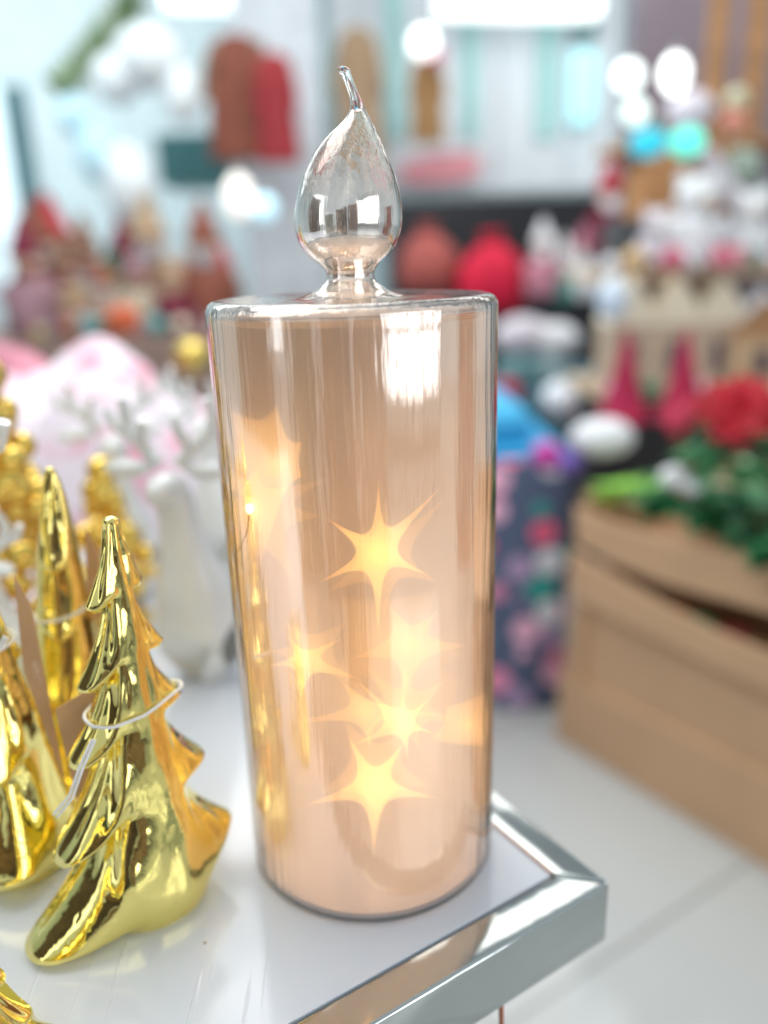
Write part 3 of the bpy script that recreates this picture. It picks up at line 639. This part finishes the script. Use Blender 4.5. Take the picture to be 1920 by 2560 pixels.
mb = MB(); mb.ball((0, 0, ppos.z - zt - .09), .05, lump=.15); mb.build('ball', WPL, q); mb = MB(); mb.lathe([(.02, 0), (.014, ppos.z - zt - .10)], 16); mb.build('stem', mat('pale_stem', (.6, .66, .68), .6), q)
pd = at(1300, 945, 1.35)
blob('felt_dome', pd, .062, WPL, 'white felt dome standing left of the poinsettia, behind the bin corner', 'felt dome', (1.15, 1, .68), .06)

# ------------------------------------------------------------------ centre: white display cabinet, dark counter and goods
cab = empty('display_cabinet', (0, 4.6, -.75), 'tall white display cabinet with pale teal strips behind the glass flame', 'cabinet')
def pbox(mb, x0, y0, x1, y1, Y, dep, root=None, bev=0, sheary=0):
    a = at(x0, y1, Y); b_ = at(x1, y0, Y); o = Vector(root.location) if root else Vector((0, 0, 0))
    mb.box(((a.x + b_.x) / 2 - o.x, Y + dep / 2 - o.y, (a.z + b_.z) / 2 - o.z), (abs(b_.x - a.x), dep, abs(b_.z - a.z)), bev=bev); return mb
CW = mat('cabinet_white', (.72, .78, .82), .4, 0, .03, 3)
mb = MB(); pbox(mb, 600, -60, 1345, 425, 4.6, .6, cab); mb.build('carcass', CW, cab, smooth=False)
for x0, x1, m in ((655, 700, 'a'), (840, 868, 'a'), (1000, 1035, 'b'), (1160, 1208, 'b')):
    mb = MB(); pbox(mb, x0, -40, x1, 300, 4.57, .028, cab); mb.build('teal_strip', mat('teal_strip', (.36, .66, .64), .4), cab, smooth=False)
for x in (730, 960, 1080, 1225, 1300):
    mb = MB(); pbox(mb, x, -40, x + 14, 420, 4.56, .038, cab); mb.build('upright', mat('upright_white', (.82, .86, .9), .4), cab, smooth=False)
mb = MB(); s_ = [(-.19 + .0, 0), (-.16, .05), (-.02, .085), (.14, .085), (.19, .03), (.15, -.03), (0, -.05), (-.15, -.045)]
mb.prism([(x * 1.25, z * 1.2) for x, z in s_], .02); o = mb.build('oval_sign', mat('coral_red', (.80, .33, .38), .5), loc=at(952, 372, 4.5)); tag(o, 'soft coral red oval sign on the lower front of the white cabinet', 'sign')
o = empty('lit_panel', at(1258, 190, 4.5), 'glowing aqua panel at the right end of the white cabinet', 'light panel')
mb = MB(); mb.box((0, 0, 0), (.13, .03, .36), bev=.01); mb.build('panel', lit('aqua_glow', (.42, .85, .9), .55), o)
mb = MB(); mb.box((0, 0, .30), (.13, .04, .12), bev=.02); mb.build('cap', mat('dark_teal', (.06, .2, .2), .5), o)
# dark counter
mb = MB(); pbox(mb, 860, 420, 1345, 1100, 3.5, .6); tag(mb.build('dark_counter', mat('black_counter', (.012, .014, .018), .5), smooth=False), 'black counter below the white cabinet, behind the red sack', 'counter')
FAB = lambda n, c: mat(n, c, .85, 0, .25, 14, bump=.3, bscale=40)
def sack(px, py, Y, rpx, m, label, cat='sack', hk=1.1, grp=None, top=True):
    r = rpx * m_per_px(Y); c = at(px, py, Y); root = empty('gift_sack', c - Vector((0, 0, r * hk)), label, cat, grp)
    mb = MB(); n = 40; pr = [(.02, 0), (.75, .02), (1, .35), (1.02, .8), (.85, 1.25), (.45, 1.62), (.22, 1.75), (.34, 1.95), (.3, 2.0), (.01, 1.95)]
    seg = 40; rs = []
    for a, z in pr: rs.append([mb.b.verts.new((a * r * (1 + .07 * sin(k * pi / 4 * 1.0 + z * 2)) * cos(2 * pi * k / seg), a * r * sin(2 * pi * k / seg) * (1 + .05 * sin(k)), z * r * hk)) for k in range(seg)])
    for a, b_ in zip(rs, rs[1:]):
        for i in range(seg): mb.b.faces.new((a[i], a[(i + 1) % seg], b_[(i + 1) % seg], b_[i]))
    mb.b.faces.new(rs[0][::-1]); mb.b.faces.new(rs[-1]); mb.build('bag', m, root)
    mb = MB(); mb.lathe([(.30 * r, 1.66 * r * hk), (.33 * r, 1.72 * r * hk), (.30 * r, 1.78 * r * hk)], 24, cap=False); mb.build('tie', mat('tie_cord', (.25, .02, .03)), root)
    return root
sack(1062, 590, 3.0, 72, FAB('bright_red', (.50, .005, .035)), 'bright red gift sack right of the candle top')
sack(925, 560, 3.1, 62, FAB('brown_red', (.30, .07, .06)), 'brown and red gift sack between the glass flame and the red sack')
def doll(px, py, Y, hpx, body, hat, label, grp=None, face=(.75, .5, .38), cat='gnome figurine', name='gnome_figurine', beard=None):
    s = hpx * m_per_px(Y); c = at(px, py, Y); root = empty(name, c, label, cat, grp)
    mb = MB(); mb.lathe([(.01 * s, 0), (.22 * s, .01 * s), (.25 * s, .08 * s), (.23 * s, .25 * s), (.17 * s, .42 * s), (.11 * s, .52 * s), (.06 * s, .56 * s)], 24); mb.build('robe', body, root)
    mb = MB(); mb.ball((0, 0, .62 * s), .115 * s); mb.build('head', mat('doll_skin', face, .6), root)
    mb = MB(); mb.ball((0, -.07 * s, .53 * s), .1 * s, (.9, .6, 1.3), .15); mb.build('beard', beard or WPL, root)
    mb = MB(); mb.lathe([(.14 * s, .66 * s), (.15 * s, .69 * s), (.10 * s, .8 * s), (.05 * s, .93 * s), (.012 * s, 1.0 * s)], 20); mb.build('hat', hat, root)
    for sg in (1, -1):
        mb = MB(); mb.tube([(sg * .13 * s, 0, .46 * s), (sg * .22 * s, -.04 * s, .36 * s), (sg * .17 * s, -.15 * s, .3 * s)], [.05 * s, .055 * s, .045 * s], 10); mb.build('arm', body, root)
    return root
mM = {n: FAB('fabric_' + n, c) for n, c in dict(pinkish=(0.465, 0.198, 0.260), white=(.7, .7, .72), teal=(0.062, 0.260, 0.223), lilac=(0.372, 0.322, 0.384), tan=(0.322, 0.223, 0.136), brown=(0.174, 0.093, 0.056), mauve=(0.260, 0.149, 0.174), red=(0.372, 0.019, 0.037), wine=(0.136, 0.012, 0.031), sage=(0.155, 0.211, 0.174), grey=(0.248, 0.260, 0.279), peach=(0.34, 0.22, 0.17), orange=(0.26, 0.07, 0.03), dgreen=(0.025, 0.087, 0.056), rust=(0.17, 0.05, 0.03), cream=(0.465, 0.409, 0.310)).items()}
GR = 'small gnome figurines on the black counter'
for px, py, h, a, c, lb in ((1170, 640, 150, 'pinkish', 'white', 'pink robed gnome with white hat on the black counter beside the red sack'), (1215, 650, 130, 'teal', 'white', 'teal robed gnome with white hat, middle of the counter row'), (1258, 645, 150, 'white', 'pinkish', 'white robed gnome with pink hat on the counter near the wooden house shelf'), (1310, 560, 190, 'wine', 'red', 'dark wine robed gnome with red hat at the right end of the black counter')):
    doll(px, py, 2.9, h, mM[a], mM[c], lb, GR)
# pale cushions and teal boxes under the counter
for px, py, r, m, lb in ((1130, 725, 52, LIL, 'lilac white cushion right of the candle rim'), (1195, 735, 48, WPL, 'white cushion next to the lilac one'), (1130, 800, 50, mat('teal_grey', (.16, .32, .34), .7), 'teal grey cushion below the lilac cushion'), (1240, 820, 48, mat('slate', (.12, .22, .26), .7), 'dark slate cushion behind the white topiary ball'), (1180, 800, 42, mat('pale_teal', (.4, .55, .55), .7), 'pale teal cushion between the teal grey and slate cushions')):
    blob('cushion', at(px, py, 2.75), r * m_per_px(2.75), m, lb, 'cushion', (1.15, .6, .75), .12, 'cushions stacked under the black counter')
mb = MB(); pbox(mb, 1060, 845, 1290, 1300, 2.6, .6); tag(mb.build('low_cabinet', mat('slate_teal', (.09, .20, .25), .6), smooth=False), 'slate teal low cabinet under the stacked cushions', 'cabinet')

# ------------------------------------------------------------------ right: wooden shelf with village
Ys = 1.95
sh = empty('wooden_shelf', (0, Ys, -.75), 'brown wooden shelf unit with wooden village and white plush, right side', 'shelf')
WD = mat('brown_wood', (.42, .22, .10), .6, 0, .3, 6, stretch=(1, 1, 8)); WL = mat('pale_wood', (.62, .48, .33), .6, 0, .15, 8)
zb = {}
for y in (590, 850): 
    mb = MB(); a = at(1292, y, Ys); b_ = at(1820, y, Ys); mb.box(((a.x + b_.x) / 2, .18, a.z + .75 - .01), (b_.x - a.x, .42, .022)); mb.build('shelf_board', WL, sh, smooth=False); zb[y] = a.z
mb = MB(); a = at(1380, 300, Ys); b_ = at(1820, 300, Ys); mb.box(((a.x + b_.x) / 2, .25, a.z + .75), (b_.x - a.x, .3, .022)); mb.build('shelf_board', WD, sh, smooth=False); zb[300] = a.z
for x0, x1 in ((1537, 1578), (1622, 1668)):
    mb = MB(); a = at(x0, 0, Ys + .12); b_ = at(x1, 0, Ys + .12); mb.box(((a.x + b_.x) / 2, .12, (zb[300] + 1.4 + .75) / 2 + .01), (b_.x - a.x, .03, 1.4 - zb[300] - .75 * 0 + .0)) if False else mb.box(((a.x + b_.x) / 2, .12, zb[300] + .75 + .012 + .45), (b_.x - a.x, .03, .9)); mb.build('post', WD, sh, smooth=False)
a = at(1372, 0, Ys + .4); b_ = at(1820, 0, Ys + .4)
mb = MB(); mb.box(((a.x + b_.x) / 2, .43, .96), (b_.x - a.x, .02, 1.9)); mb.build('back_panel', mat('purple_grey', (.22, .19, .23), .7), sh, smooth=False)
mb = MB(); a = at(1290, 850, Ys); mb.box((a.x + .02, .2, (a.z + .75) / 2 - .012), (.03, .3, a.z + .726)); mb.build('side_panel', mat('dark_side', (.03, .03, .035), .6), sh, smooth=False)
mb = MB(); a = at(1292, 850, Ys); b_ = at(1820, 850, Ys); mb.box(((a.x + b_.x) / 2 + .03, .38, (a.z + .75) / 2 - .012), (b_.x - a.x - .06, .02, a.z + .72)); mb.build('lower_back', mat('dark_side', (1, 1, 1)), sh, smooth=False)
def house(px, py, Y, wpx, hpx, wall, roofm, label, gables=1, snow=False, cat='wooden house', base_z=None):
    W_ = wpx * m_per_px(Y); H_ = hpx * m_per_px(Y); c = at(px, py, Y); 
    if base_z is not None: c.z = base_z
    root = empty('toy_house', c, label, cat)
    g = W_ / gables; D_ = W_ * .35 if gables > 1 else W_ * .5
    mb = MB(); mb.box((0, 0, H_ * .3), (W_, D_, H_ * .6)); mb.build('wall', wall, root, smooth=False)
    for k in range(gables):
        x = -W_ / 2 + g * (k + .5)
        mb = MB(); mb.prism([(x - g * .52, H_ * .6), (x + g * .52, H_ * .6), (x + g * .4, H_ * .78), (x, H_), (x - g * .4, H_ * .78)] if gables > 1 else [(x - g * .56, H_ * .6), (x + g * .56, H_ * .6), (x, H_)], D_ * 1.1); mb.build('roof', roofm, root, smooth=False)
        mb = MB(); mb.box((x, -D_ / 2 - .003, H_ * .32), (g * .24, .008, H_ * .3)); mb.build('window', mat('dark_window', (.08, .05, .08), .4), root, smooth=False)
    if snow:
        mb = MB(); n = 12; mb.tube([(-W_ * .62, 0, H_ * .55), (-W_ * .3, 0, H_ * .8), (0, 0, H_ * 1.03), (W_ * .3, 0, H_ * .8), (W_ * .62, 0, H_ * .55)], H_ * .085, 12); mb.build('snow', SN, root)
    return root
ZB = zb[850]; ZM = zb[590]; ZU = zb[300]
CREAM = mat('cream_wood', (.74, .62, .44), .6, 0, .08, 8); CRR = mat('cream_roof', (.85, .76, .58), .6)
house(1432, 838, Ys, 270, 235, mat('wood_wall', (.55, .42, .30), .6), CRR, 'cream wooden house with three rounded gables and dark windows on the lower shelf', 3, base_z=ZB + .002)
house(1625, 838, Ys - .04, 130, 190, mat('wood_wall_light', (.6, .42, .25), .6), WD, 'small wooden house under thick white snow at the right edge', 1, True, base_z=ZB + .002)
blob('snow_globe', at(1325, 645, Ys - .13), .052, mat('blue_white', (.68, .78, .88), .4), 'pale blue white oval ball at the left corner of the cream wooden house', 'ball', (.8, .8, 1.1))
for px, lb in ((1345, 'dark red cone tree at the left in front of the cream wooden house'), (1470, 'dark red cone tree in front of the middle of the cream wooden house')):
    p = at(px, 905, 1.55); root = empty('cone_tree', (p.x, p.y, p.z), lb, 'cone tree', 'dark red cone trees')
    hh = 190 * m_per_px(1.55); mb = MB(); mb.lathe([(.30 * hh, 0), (.27 * hh, .04 * hh), (.15 * hh, .42 * hh), (.06 * hh, .8 * hh), (.004, hh)], 28); mb.build('cone', mat('crimson_felt', (.40, .02, .07), .9), root)
    mb = MB(); mb.lathe([(.05 * hh, -.3 * hh), (.05 * hh, -.001)], 14); mb.build('trunk', WD, root)
mb = MB(); mb.tube([at(x, y, 1.45) for x, y in ((1440, 925), (1500, 880), (1560, 870), (1620, 900), (1700, 930))], .028, 14); tag(mb.build('tinsel_garland', mat('crimson_tinsel', (.5, .03, .08), .7, bump=1, bscale=200)), 'crimson tinsel garland behind the red poinsettia', 'garland')
mb = MB(); a = at(1640, 900, 1.4); mb.box(tuple(a), (.12, .05, .03), bev=.006); tag(mb.build('gift_box', mat('blue_white', (.7, .8, .9))), 'small pale blue box at the right edge above the poinsettia', 'box')
# plush on middle board
def bear(px, Y, hpx, z, m, label, grp='plush toys on the middle shelf board'):
    s = hpx * m_per_px(Y); c = at(px, 500, Y); root = empty('plush_bear', (c.x, c.y, z), label, 'plush bear', grp)
    mb = MB(); mb.ball((0, 0, .32 * s), .27 * s, (1, .85, 1.15), .04); mb.build('body', m, root)
    mb = MB(); mb.ball((0, -.03 * s, .76 * s), .22 * s, (1.05, .95, .95), .03); h = mb.build('head', m, root)
    mb = MB(); mb.ball((0, -.22 * s, .71 * s), .09 * s, (1.1, .8, .8)); mb.build('muzzle', mat('muzzle_cream', (.75, .68, .6), .9), h)
    for sg in (1, -1):
        mb = MB(); mb.ball((sg * .17 * s, -.01 * s, .93 * s), .075 * s, (1, .6, 1)); mb.build('ear', m, root)
        mb = MB(); mb.ball((sg * .26 * s, -.1 * s, .42 * s), .09 * s, (1, 1, 1.6)); mb.build('arm', m, root)
        mb = MB(); mb.ball((sg * .17 * s, -.24 * s, .10 * s), .11 * s, (1, 1.3, .9)); mb.build('leg', m, root)
    return root
bear(1500, Ys - .02, 185, ZM + .002, WPL, 'large white plush bear in the middle of the middle shelf board')
bear(1418, Ys + .02, 120, ZM + .002, LIL, 'small lilac white plush bear at the left end of the middle shelf board')
bear(1620, Ys + .02, 150, ZM + .002, WPL, 'white plush bear at the right edge of the middle shelf board')
for px, c, lb in ((1370, (.62, .42, .22), 'tan bauble at the left end of the middle shelf board'), (1455, (.62, .12, .2), 'red bauble left of the large white plush bear'), (1560, (.65, .15, .22), 'red bauble right of the large white plush bear'), (1590, (.75, .35, .4), 'pink bauble next to the right hand red bauble')):
    r = 24 * m_per_px(Ys - .12); p = at(px, 560, Ys - .12); blob('bauble', (p.x, p.y, ZM + .002 + r), r, mat('bb%d' % px, c, .5), lb, 'bauble')
# second row up: gingerbread house in front of the plush, carried by a riser box
rz_ = at(1465, 470, Ys + .18)
mb = MB(); mb.box((rz_.x, rz_.y, (ZM + rz_.z) / 2), (.42, .12, rz_.z - ZM - .004)); tag(mb.build('riser_box', mat('dark_riser', (.08, .09, .1), .7), smooth=False), 'dark riser box behind the white plush bears', 'riser')
house(1465, 470, Ys + .18, 190, 165, mat('ginger', (.48, .24, .10), .7), mat('ginger_roof', (.52, .27, .12), .7), 'brown gingerbread house behind the large white plush bear', 1, base_z=rz_.z)
mb = MB(); mb.tube([at(x, y, Ys + .08) for x, y in ((1520, 330), (1560, 380), (1600, 450), (1612, 480))], .028, 14); tag(mb.build('snow_roof', LIL), 'lilac white snowy branch sloping down right of the gingerbread house', 'snowy branch')
blob('fir_ball', at(1600, 360, Ys + .1), .05, mat('sage_snow', (.42, .52, .44), .9, 0, .5, 30), 'sage green frosted fir ball at the right edge above the plush bears', 'fir ball', (1, 1, 1), .3)
blob('fir_ball', at(1640, 430, Ys + .12), .04, mat('pale_fir', (.6, .68, .64), .9, 0, .5, 30), 'pale frosted fir ball below the sage green one at the right edge', 'fir ball', (1, 1, 1.2), .3)
blob('plush_ball', at(1490, 240, Ys), .056, LIL, 'lilac white fluffy ball on the upper shelf board behind the bulbs', 'ball', (1.1, 1, .9), .1)
blob('bauble', at(1585, 262, Ys - .02), .030, mat('coral', (.80, .30, .22), .5), 'coral bauble on the upper shelf board beside the brown post', 'bauble', (1.2, 1, .8))
blob('bauble', at(1592, 215, Ys), .030, mat('straw', (.55, .55, .38), .6), 'straw coloured bauble above the coral bauble on the upper shelf', 'bauble')
for z_, Y_, x0_, x1_, n_, w_, sd_ in ((ZM + .002, Ys - .09, 1310, 1659, 16, 'in front of the plush bears on the middle shelf board', 12), (ZB + .002, Ys - .1, 1300, 1659, 12, 'in front of the wooden houses on the lower shelf board', 13), (zb[300] + .012, Ys + .14, 1390, 1659, 9, 'on the upper shelf board', 14)):
    rd = random.Random(sd_)
    for i in range(n_):
        c = ['white', 'pink', 'green', 'red', 'cream', 'brown'][rd.randrange(6)]; p = at(rd.uniform(x0_, x1_), 600, Y_ + rd.uniform(-.02, .02)); r_ = rd.uniform(.010, .024)
        blob('bauble', (p.x, p.y, z_ + r_), r_, mat('shelf_' + c, dict(white=(.8, .8, .82), pink=(.75, .4, .48), green=(.06, .22, .12), red=(.55, .03, .06), cream=(.7, .6, .42), brown=(.28, .14, .07))[c], .5), f'{"large" if r_ > .017 else "small"} {c} bauble {w_}', 'bauble', (1, 1, 1), .05, 'baubles on the wooden shelf')
# lit globes (bulbs of light strings)
def bulb(px, py, Y, rpx, col, s, label, sz=(1, 1, 1)):
    root = empty('globe_bulb', at(px, py, Y), label, 'light bulb', 'lit globe bulbs'); r = rpx * m_per_px(Y)
    mb = MB(); mb.ball((0, 0, 0), r, sz, seg=18); mb.build('globe', lit('glow_%02d%02d%02d' % tuple(int(c * 99) for c in col), col, s), root)
    mb = MB(); mb.lathe([(r * .3, r * .9 * sz[2]), (r * .3, r * 1.35 * sz[2])], 10); mb.build('cap', mat('bulb_cap', (.4, .4, .4), .4), root)
bulb(915, 93, 3.2, 25, (.93, 1, .97), 1.6, 'round white lit bulb upper centre, right of the glass flame tip')
bulb(1358, 165, 1.7, 27, (.88, 1, .96), 1.4, 'round white lit bulb, left of the tall oval one at the brown shelf')
bulb(1458, 160, 1.7, 25, (.96, 1, .98), 2.2, 'tall oval white lit bulb at the brown shelf', (1, 1, 1.35))
bulb(1373, 243, 1.7, 24, (.80, .95, .88), 1.0, 'soft white lit bulb just above the blue teal bulb')
bulb(1400, 310, 1.7, 32, (.02, .42, .55), .8, 'blue teal lit bulb, left of the green teal one', (1.15, 1, .85))
bulb(1485, 308, 1.7, 31, (.10, .72, .58), .9, 'green teal lit bulb above the gingerbread house', (1.1, 1, .9))
bulb(515, 425, 2.9, 27, (.9, .83, .76), .8, 'warm white lit bulb on the left above the figurines', (1, 1, 1.5))
bulb(570, 450, 2.9, 25, (.5, .78, .9), .75, 'pale blue lit bulb beside the warm white one')

# ------------------------------------------------------------------ hanging goods in the centre and left
def garment(px, py, Y, wpx, hpx, m, label, grp='hanging garments', m2=None):
    W_ = wpx * m_per_px(Y); H_ = hpx * m_per_px(Y); c = at(px, py, Y); root = empty('hanging_garment', c, label, 'garment', grp)
    mb = MB(); mb.lathe([(.5 * W_, -H_), (.52 * W_, -H_ * .95), (.47 * W_, -.6 * H_), (.38 * W_, -.3 * H_), (.36 * W_, -.08 * H_), (.2 * W_, -.02 * H_), (.09 * W_, 0)], 28, squash=.4); mb.build('dress', m, root)
    for sg in (1, -1):
        mb = MB(); mb.tube([(sg * .3 * W_, 0, -.08 * H_), (sg * .43 * W_, -.02, -.3 * H_), (sg * .47 * W_, -.03, -.52 * H_)], [.09 * W_, .09 * W_, .08 * W_], 10); mb.build('sleeve', m2 or m, root)
    mb = MB(); mb.tube([(0, 0, -.02 * H_), (0, 0, .06 * H_), (.02, 0, .09 * H_), (.03, 0, .07 * H_)], .003, 6); mb.build('hanger', mat('steel_wire', (.5, .5, .5), .3, 1), root)
    return root
garment(507, 72, 3.6, 125, 215, mM['rust'], 'rust brown garment hanging left of the glass flame', m2=mM['brown'])
garment(590, 112, 3.5, 78, 190, mM['wine'] if False else FAB('dark_red', (.24, .02, .025)), 'dark red garment hanging right beside the rust brown one')
garment(770, 55, 4.0, 88, 235, mM['tan'], 'tan garment hanging behind the curled tip of the glass flame')
garment(922, 120, 4.0, 66, 150, FAB('ochre', (.30, .17, .07)), 'ochre garment hanging right of the glass flame tip')
blob('bauble', at(938, 120, 3.9), .045, mat('raspberry', (.6, .1, .2), .5), 'raspberry red bauble hanging at the top of the ochre garment', 'bauble')
# left back: window, post, garland, white lanterns
wn = empty('shop_window', at(20, 700, 4.4), 'tall pale blue daylit window at the left edge', 'window'); wz = wn.location.z
a = at(-60, 190, 4.4); b_ = at(72, 640, 4.4)
mb = MB(); mb.box(((a.x + b_.x) / 2 - wn.location.x, 0, (a.z + b_.z) / 2 - wz), (b_.x - a.x, .02, a.z - b_.z)); mb.build('pane', lit('daylight_pane', (.72, .88, .95), .75), wn, smooth=False)
mb = MB(); mb.box((b_.x - wn.location.x + .06, 0, (a.z + b_.z) / 2 - wz), (.10, .08, a.z - b_.z)); mb.build('frame', mat('dark_teal_frame', (.10, .22, .25), .5), wn, smooth=False)
mb = MB(); P = [at(x, y, 4.0) for x, y in ((120, 200), (165, 150), (215, 90), (265, 30), (300, -20))]
pts = []
for i in range(len(P) - 1):
    for k in range(8): pts.append(P[i].lerp(P[i + 1], k / 8))
pts.append(P[-1]); mb.tube(pts, [.07 + .025 * sin(i * 2.3) for i in range(len(pts))], 14)
tag(mb.build('fir_garland', mat('olive_fir', (.22, .32, .17), .9, 0, .5, 12)), 'olive green fir garland running diagonally at the top left', 'garland')
for px, py, r, sz, lb in ((320, 125, 62, (1, 1, .9), 'big white paper lantern under the ceiling at the upper left'), (250, 170, 45, (1, 1, 1), 'smaller white paper lantern left of the big one'), (210, 330, 42, (.9, .9, 1.4), 'pale blue paper lantern at the left beside the dark window frame'), (390, 200, 36, (1, 1, 1.5), 'white oblong paper lantern left of the rust brown garment'), (280, 400, 50, (1, 1, 1.5), 'pale oblong paper lantern above the gnome figurines'), (160, 250, 30, (1, 1, 1.2), 'small blue paper lantern beside the dark window frame')):
    root = empty('paper_lantern', at(px, py, 3.6), lb, 'paper lantern', 'paper lanterns')
    rr = r * m_per_px(3.6); blue = 'blue' in lb
    mb = MB(); mb.ball((0, 0, 0), rr, sz); mb.build('shade', mat('lantern_blue', (.5, .74, .84), .8) if blue else mat('lantern_white', (.68, .74, .76), .8), root)
    mb = MB(); mb.lathe([(.003, rr * sz[2] * .99), (.003, 2.46 - root.location.z)], 6); mb.build('cord', mat('grey_cord', (.5, .5, .5)), root)
mb = MB(); pbox(mb, 345, 285, 535, 400, 4.2, .5); tag(mb.build('teal_cupboard', mat('deep_teal', (.05, .17, .18), .5), smooth=False), 'deep teal wall cupboard below the rust brown garment', 'cupboard')
a = at(545, 640, 3.9); b_ = at(690, 100, 3.9)
mb = MB(); mb.box(((a.x + b_.x) / 2, 4.1, .62), (b_.x - a.x, .4, 2.72)); tag(mb.build('pillar', mat('grey_lilac', (.52, .56, .60), .7), smooth=False), kind='structure')
# low wall of figurines on the left
a = at(60, 720, 2.9)
mb = MB(); mb.box((-1.05, 3.0, (a.z - .75) / 2), (2.0, .9, a.z + .75 - .002)); tag(mb.build('left_counter', mat('brown_counter', (.25, .17, .14), .6), smooth=False), 'brown counter holding the row of gnome figurines', 'counter')
rnd = random.Random(5)
cols = ['mauve', 'rust', 'brown', 'tan', 'grey', 'peach', 'sage', 'tan', 'cream', 'brown', 'wine', 'dgreen']
hats = ['wine', 'orange', 'tan', 'brown', 'mauve', 'rust', 'dgreen', 'peach', 'brown', 'tan', 'red', 'wine']
words = dict(dgreen='dark green', pinkish='pink')
for i in range(15):
    px = 78 + i * 30 + rnd.uniform(-9, 9); h = rnd.uniform(130, 265); k_ = i % 12
    A, B_ = words.get(cols[k_], cols[k_]), words.get(hats[(i * 5) % 12], hats[(i * 5) % 12])
    r0 = doll(px, 720, 2.75 + .55 * ((i * 7) % 5) / 5, h, mM[cols[k_]], mM[hats[(i * 5) % 12]], f'{"tall" if h > 195 else "short"} {A} robed gnome with {B_} hat on the brown counter at the left', 'gnome figurines on the brown counter', beard=mM[cols[(i * 3 + 1) % 12]])
    r0.location.z = a.z
PAL = dict(mauve=(.32, .16, .2), rust=(.32, .09, .03), pink=(.7, .35, .45), cream=(.6, .52, .4), green=(.05, .16, .1), teal=(.08, .28, .28), white=(.75, .78, .8), red=(.5, .02, .04), brown=(.2, .1, .06), gold=(.5, .35, .1))
def clutter(n, x0, x1, Y0, Y1, z, names, where, grp, rr=(.018, .04), seed=1):
    rd = random.Random(seed)
    for i in range(n):
        c = names[rd.randrange(len(names))]; Y = rd.uniform(Y0, Y1); p = at(rd.uniform(x0, x1), 700, Y); r_ = rd.uniform(*rr)
        blob('bauble', (p.x, p.y, z + r_), r_, mat('clutter_' + c, PAL[c], .5, 0, .3, 20), f'{c} {"large" if r_ > sum(rr) / 2 else "small"} bauble {where}', 'bauble', (1, 1, 1), .05, grp)
clutter(26, 60, 520, 2.62, 2.8, a.z, list(PAL), 'along the front of the brown counter at the left', 'baubles on the brown counter', seed=4)
blob('bauble', at(268, 690, 2.3), .05, mat('ember_red', (.55, .10, .03), .5), 'orange red bauble between the rose blanket and the figurines', 'bauble')
# ceiling light fittings
for i, (px, py, Y, L_, tl_) in enumerate(((470, -5, 4.4, .55, 'white fluorescent ceiling light at the top left of centre'), (1120, 15, 4.3, .85, 'white fluorescent ceiling light at the top right of centre'))):
    p = at(px, py, Y); root = empty('ceiling_light', p, tl_, 'ceiling light', 'fluorescent ceiling lights', rz=.12)
    mb = MB(); mb.box((0, 0, 0), (L_, .12, .10), bev=.02); mb.build('diffuser', lit('tube_white', (.95, 1, 1), 1.4), root)
    for sx in (-1, 1): mb = MB(); mb.lathe([(.004, .088), (.004, 2.46 - p.z)], 8, c=(sx * L_ * .4, 0, 0)); mb.build('rod', mat('grey_cord', (.5, .5, .5)), root)
    mb = MB(); mb.box((0, 0, .07), (L_ + .06, .16, .035)); mb.build('housing', mat('upright_white', (.8, .85, .9)), root, smooth=False)

# ------------------------------------------------------------------ shopfront and added shelving around the photographer (reflected in glass, gold and steel)
nrm = (Vector((0, 0, .2)) - Vector((2.15, -2.2, .2))).normalized(); side = Vector((-nrm.y, nrm.x, 0)).normalized()
wf = empty('shopfront', Vector((2.15, -2.2, -.75)) + nrm * .06, 'grey shopfront frame with daylight coming through, behind the camera', 'shopfront', rz=atan2(side.y, side.x))
FRM = mat('shopfront_grey', (.25, .26, .28), .4)
for x in (-1.17, -.86, -.55, -.42, -.1, .2, .33, .62, .9, 1.17):
    mb = MB(); mb.box((x, 0, 1.25), (.075, .05, 2.5)); mb.build('mullion', FRM, wf, smooth=False)
for z in (.30, .95, 1.5, 2.28):
    mb = MB(); mb.box((0, 0.051, z), (2.4, .05, .05 if z > .3 else .12)); mb.build('rail', FRM, wf, smooth=False)
for i, (x, y, wv, h, c, nm, lb) in enumerate(((-.55, -2.3, .9, 1.6, (.20, .12, .08), 'brown_prop', 'brown shelving behind the camera'), (.55, -2.6, .8, 1.9, (.35, .25, .22), 'rose_prop', 'rose brown shelving behind the camera'), (-1.6, -2.0, .7, 1.4, (.08, .12, .09), 'green_prop', 'dark green shelving behind the camera to the left'), (2.6, .2, .7, 1.5, (.3, .1, .08), 'red_prop', 'red brown shelving out of frame to the right'), (-1.7, -.35, .8, 1.8, (.05, .035, .03), 'dark_prop', 'nearly black shelving out of frame to the left'), (-.25, -1.75, .35, 1.55, (.06, .045, .05), 'slim_dark_prop', 'slim dark shelving just behind the camera'))):
    root = empty('prop_shelving', (x, y, -.75), lb, 'prop_shelving', rz=atan2(-x, y) if False else atan2(y, x) + pi / 2)  # unseen shelving added so the gold and glass have darker things to reflect
    mm = mat(nm, c, .6, 0, .5, 5)
    mb = MB(); mb.box((0, .16, h / 2), (wv, .02, h)); mb.build('back', mm, root, smooth=False)
    for z in (.05, .45, .85, 1.25):
        if z < h: mb = MB(); mb.box((0, 0, z), (wv, .3, .03)); mb.build('board', mm, root, smooth=False)
    for s2 in (-1, 1): mb = MB(); mb.box((s2 * (wv / 2 + .012), .02, h / 2), (.02, .34, h)); mb.build('side', mm, root, smooth=False)
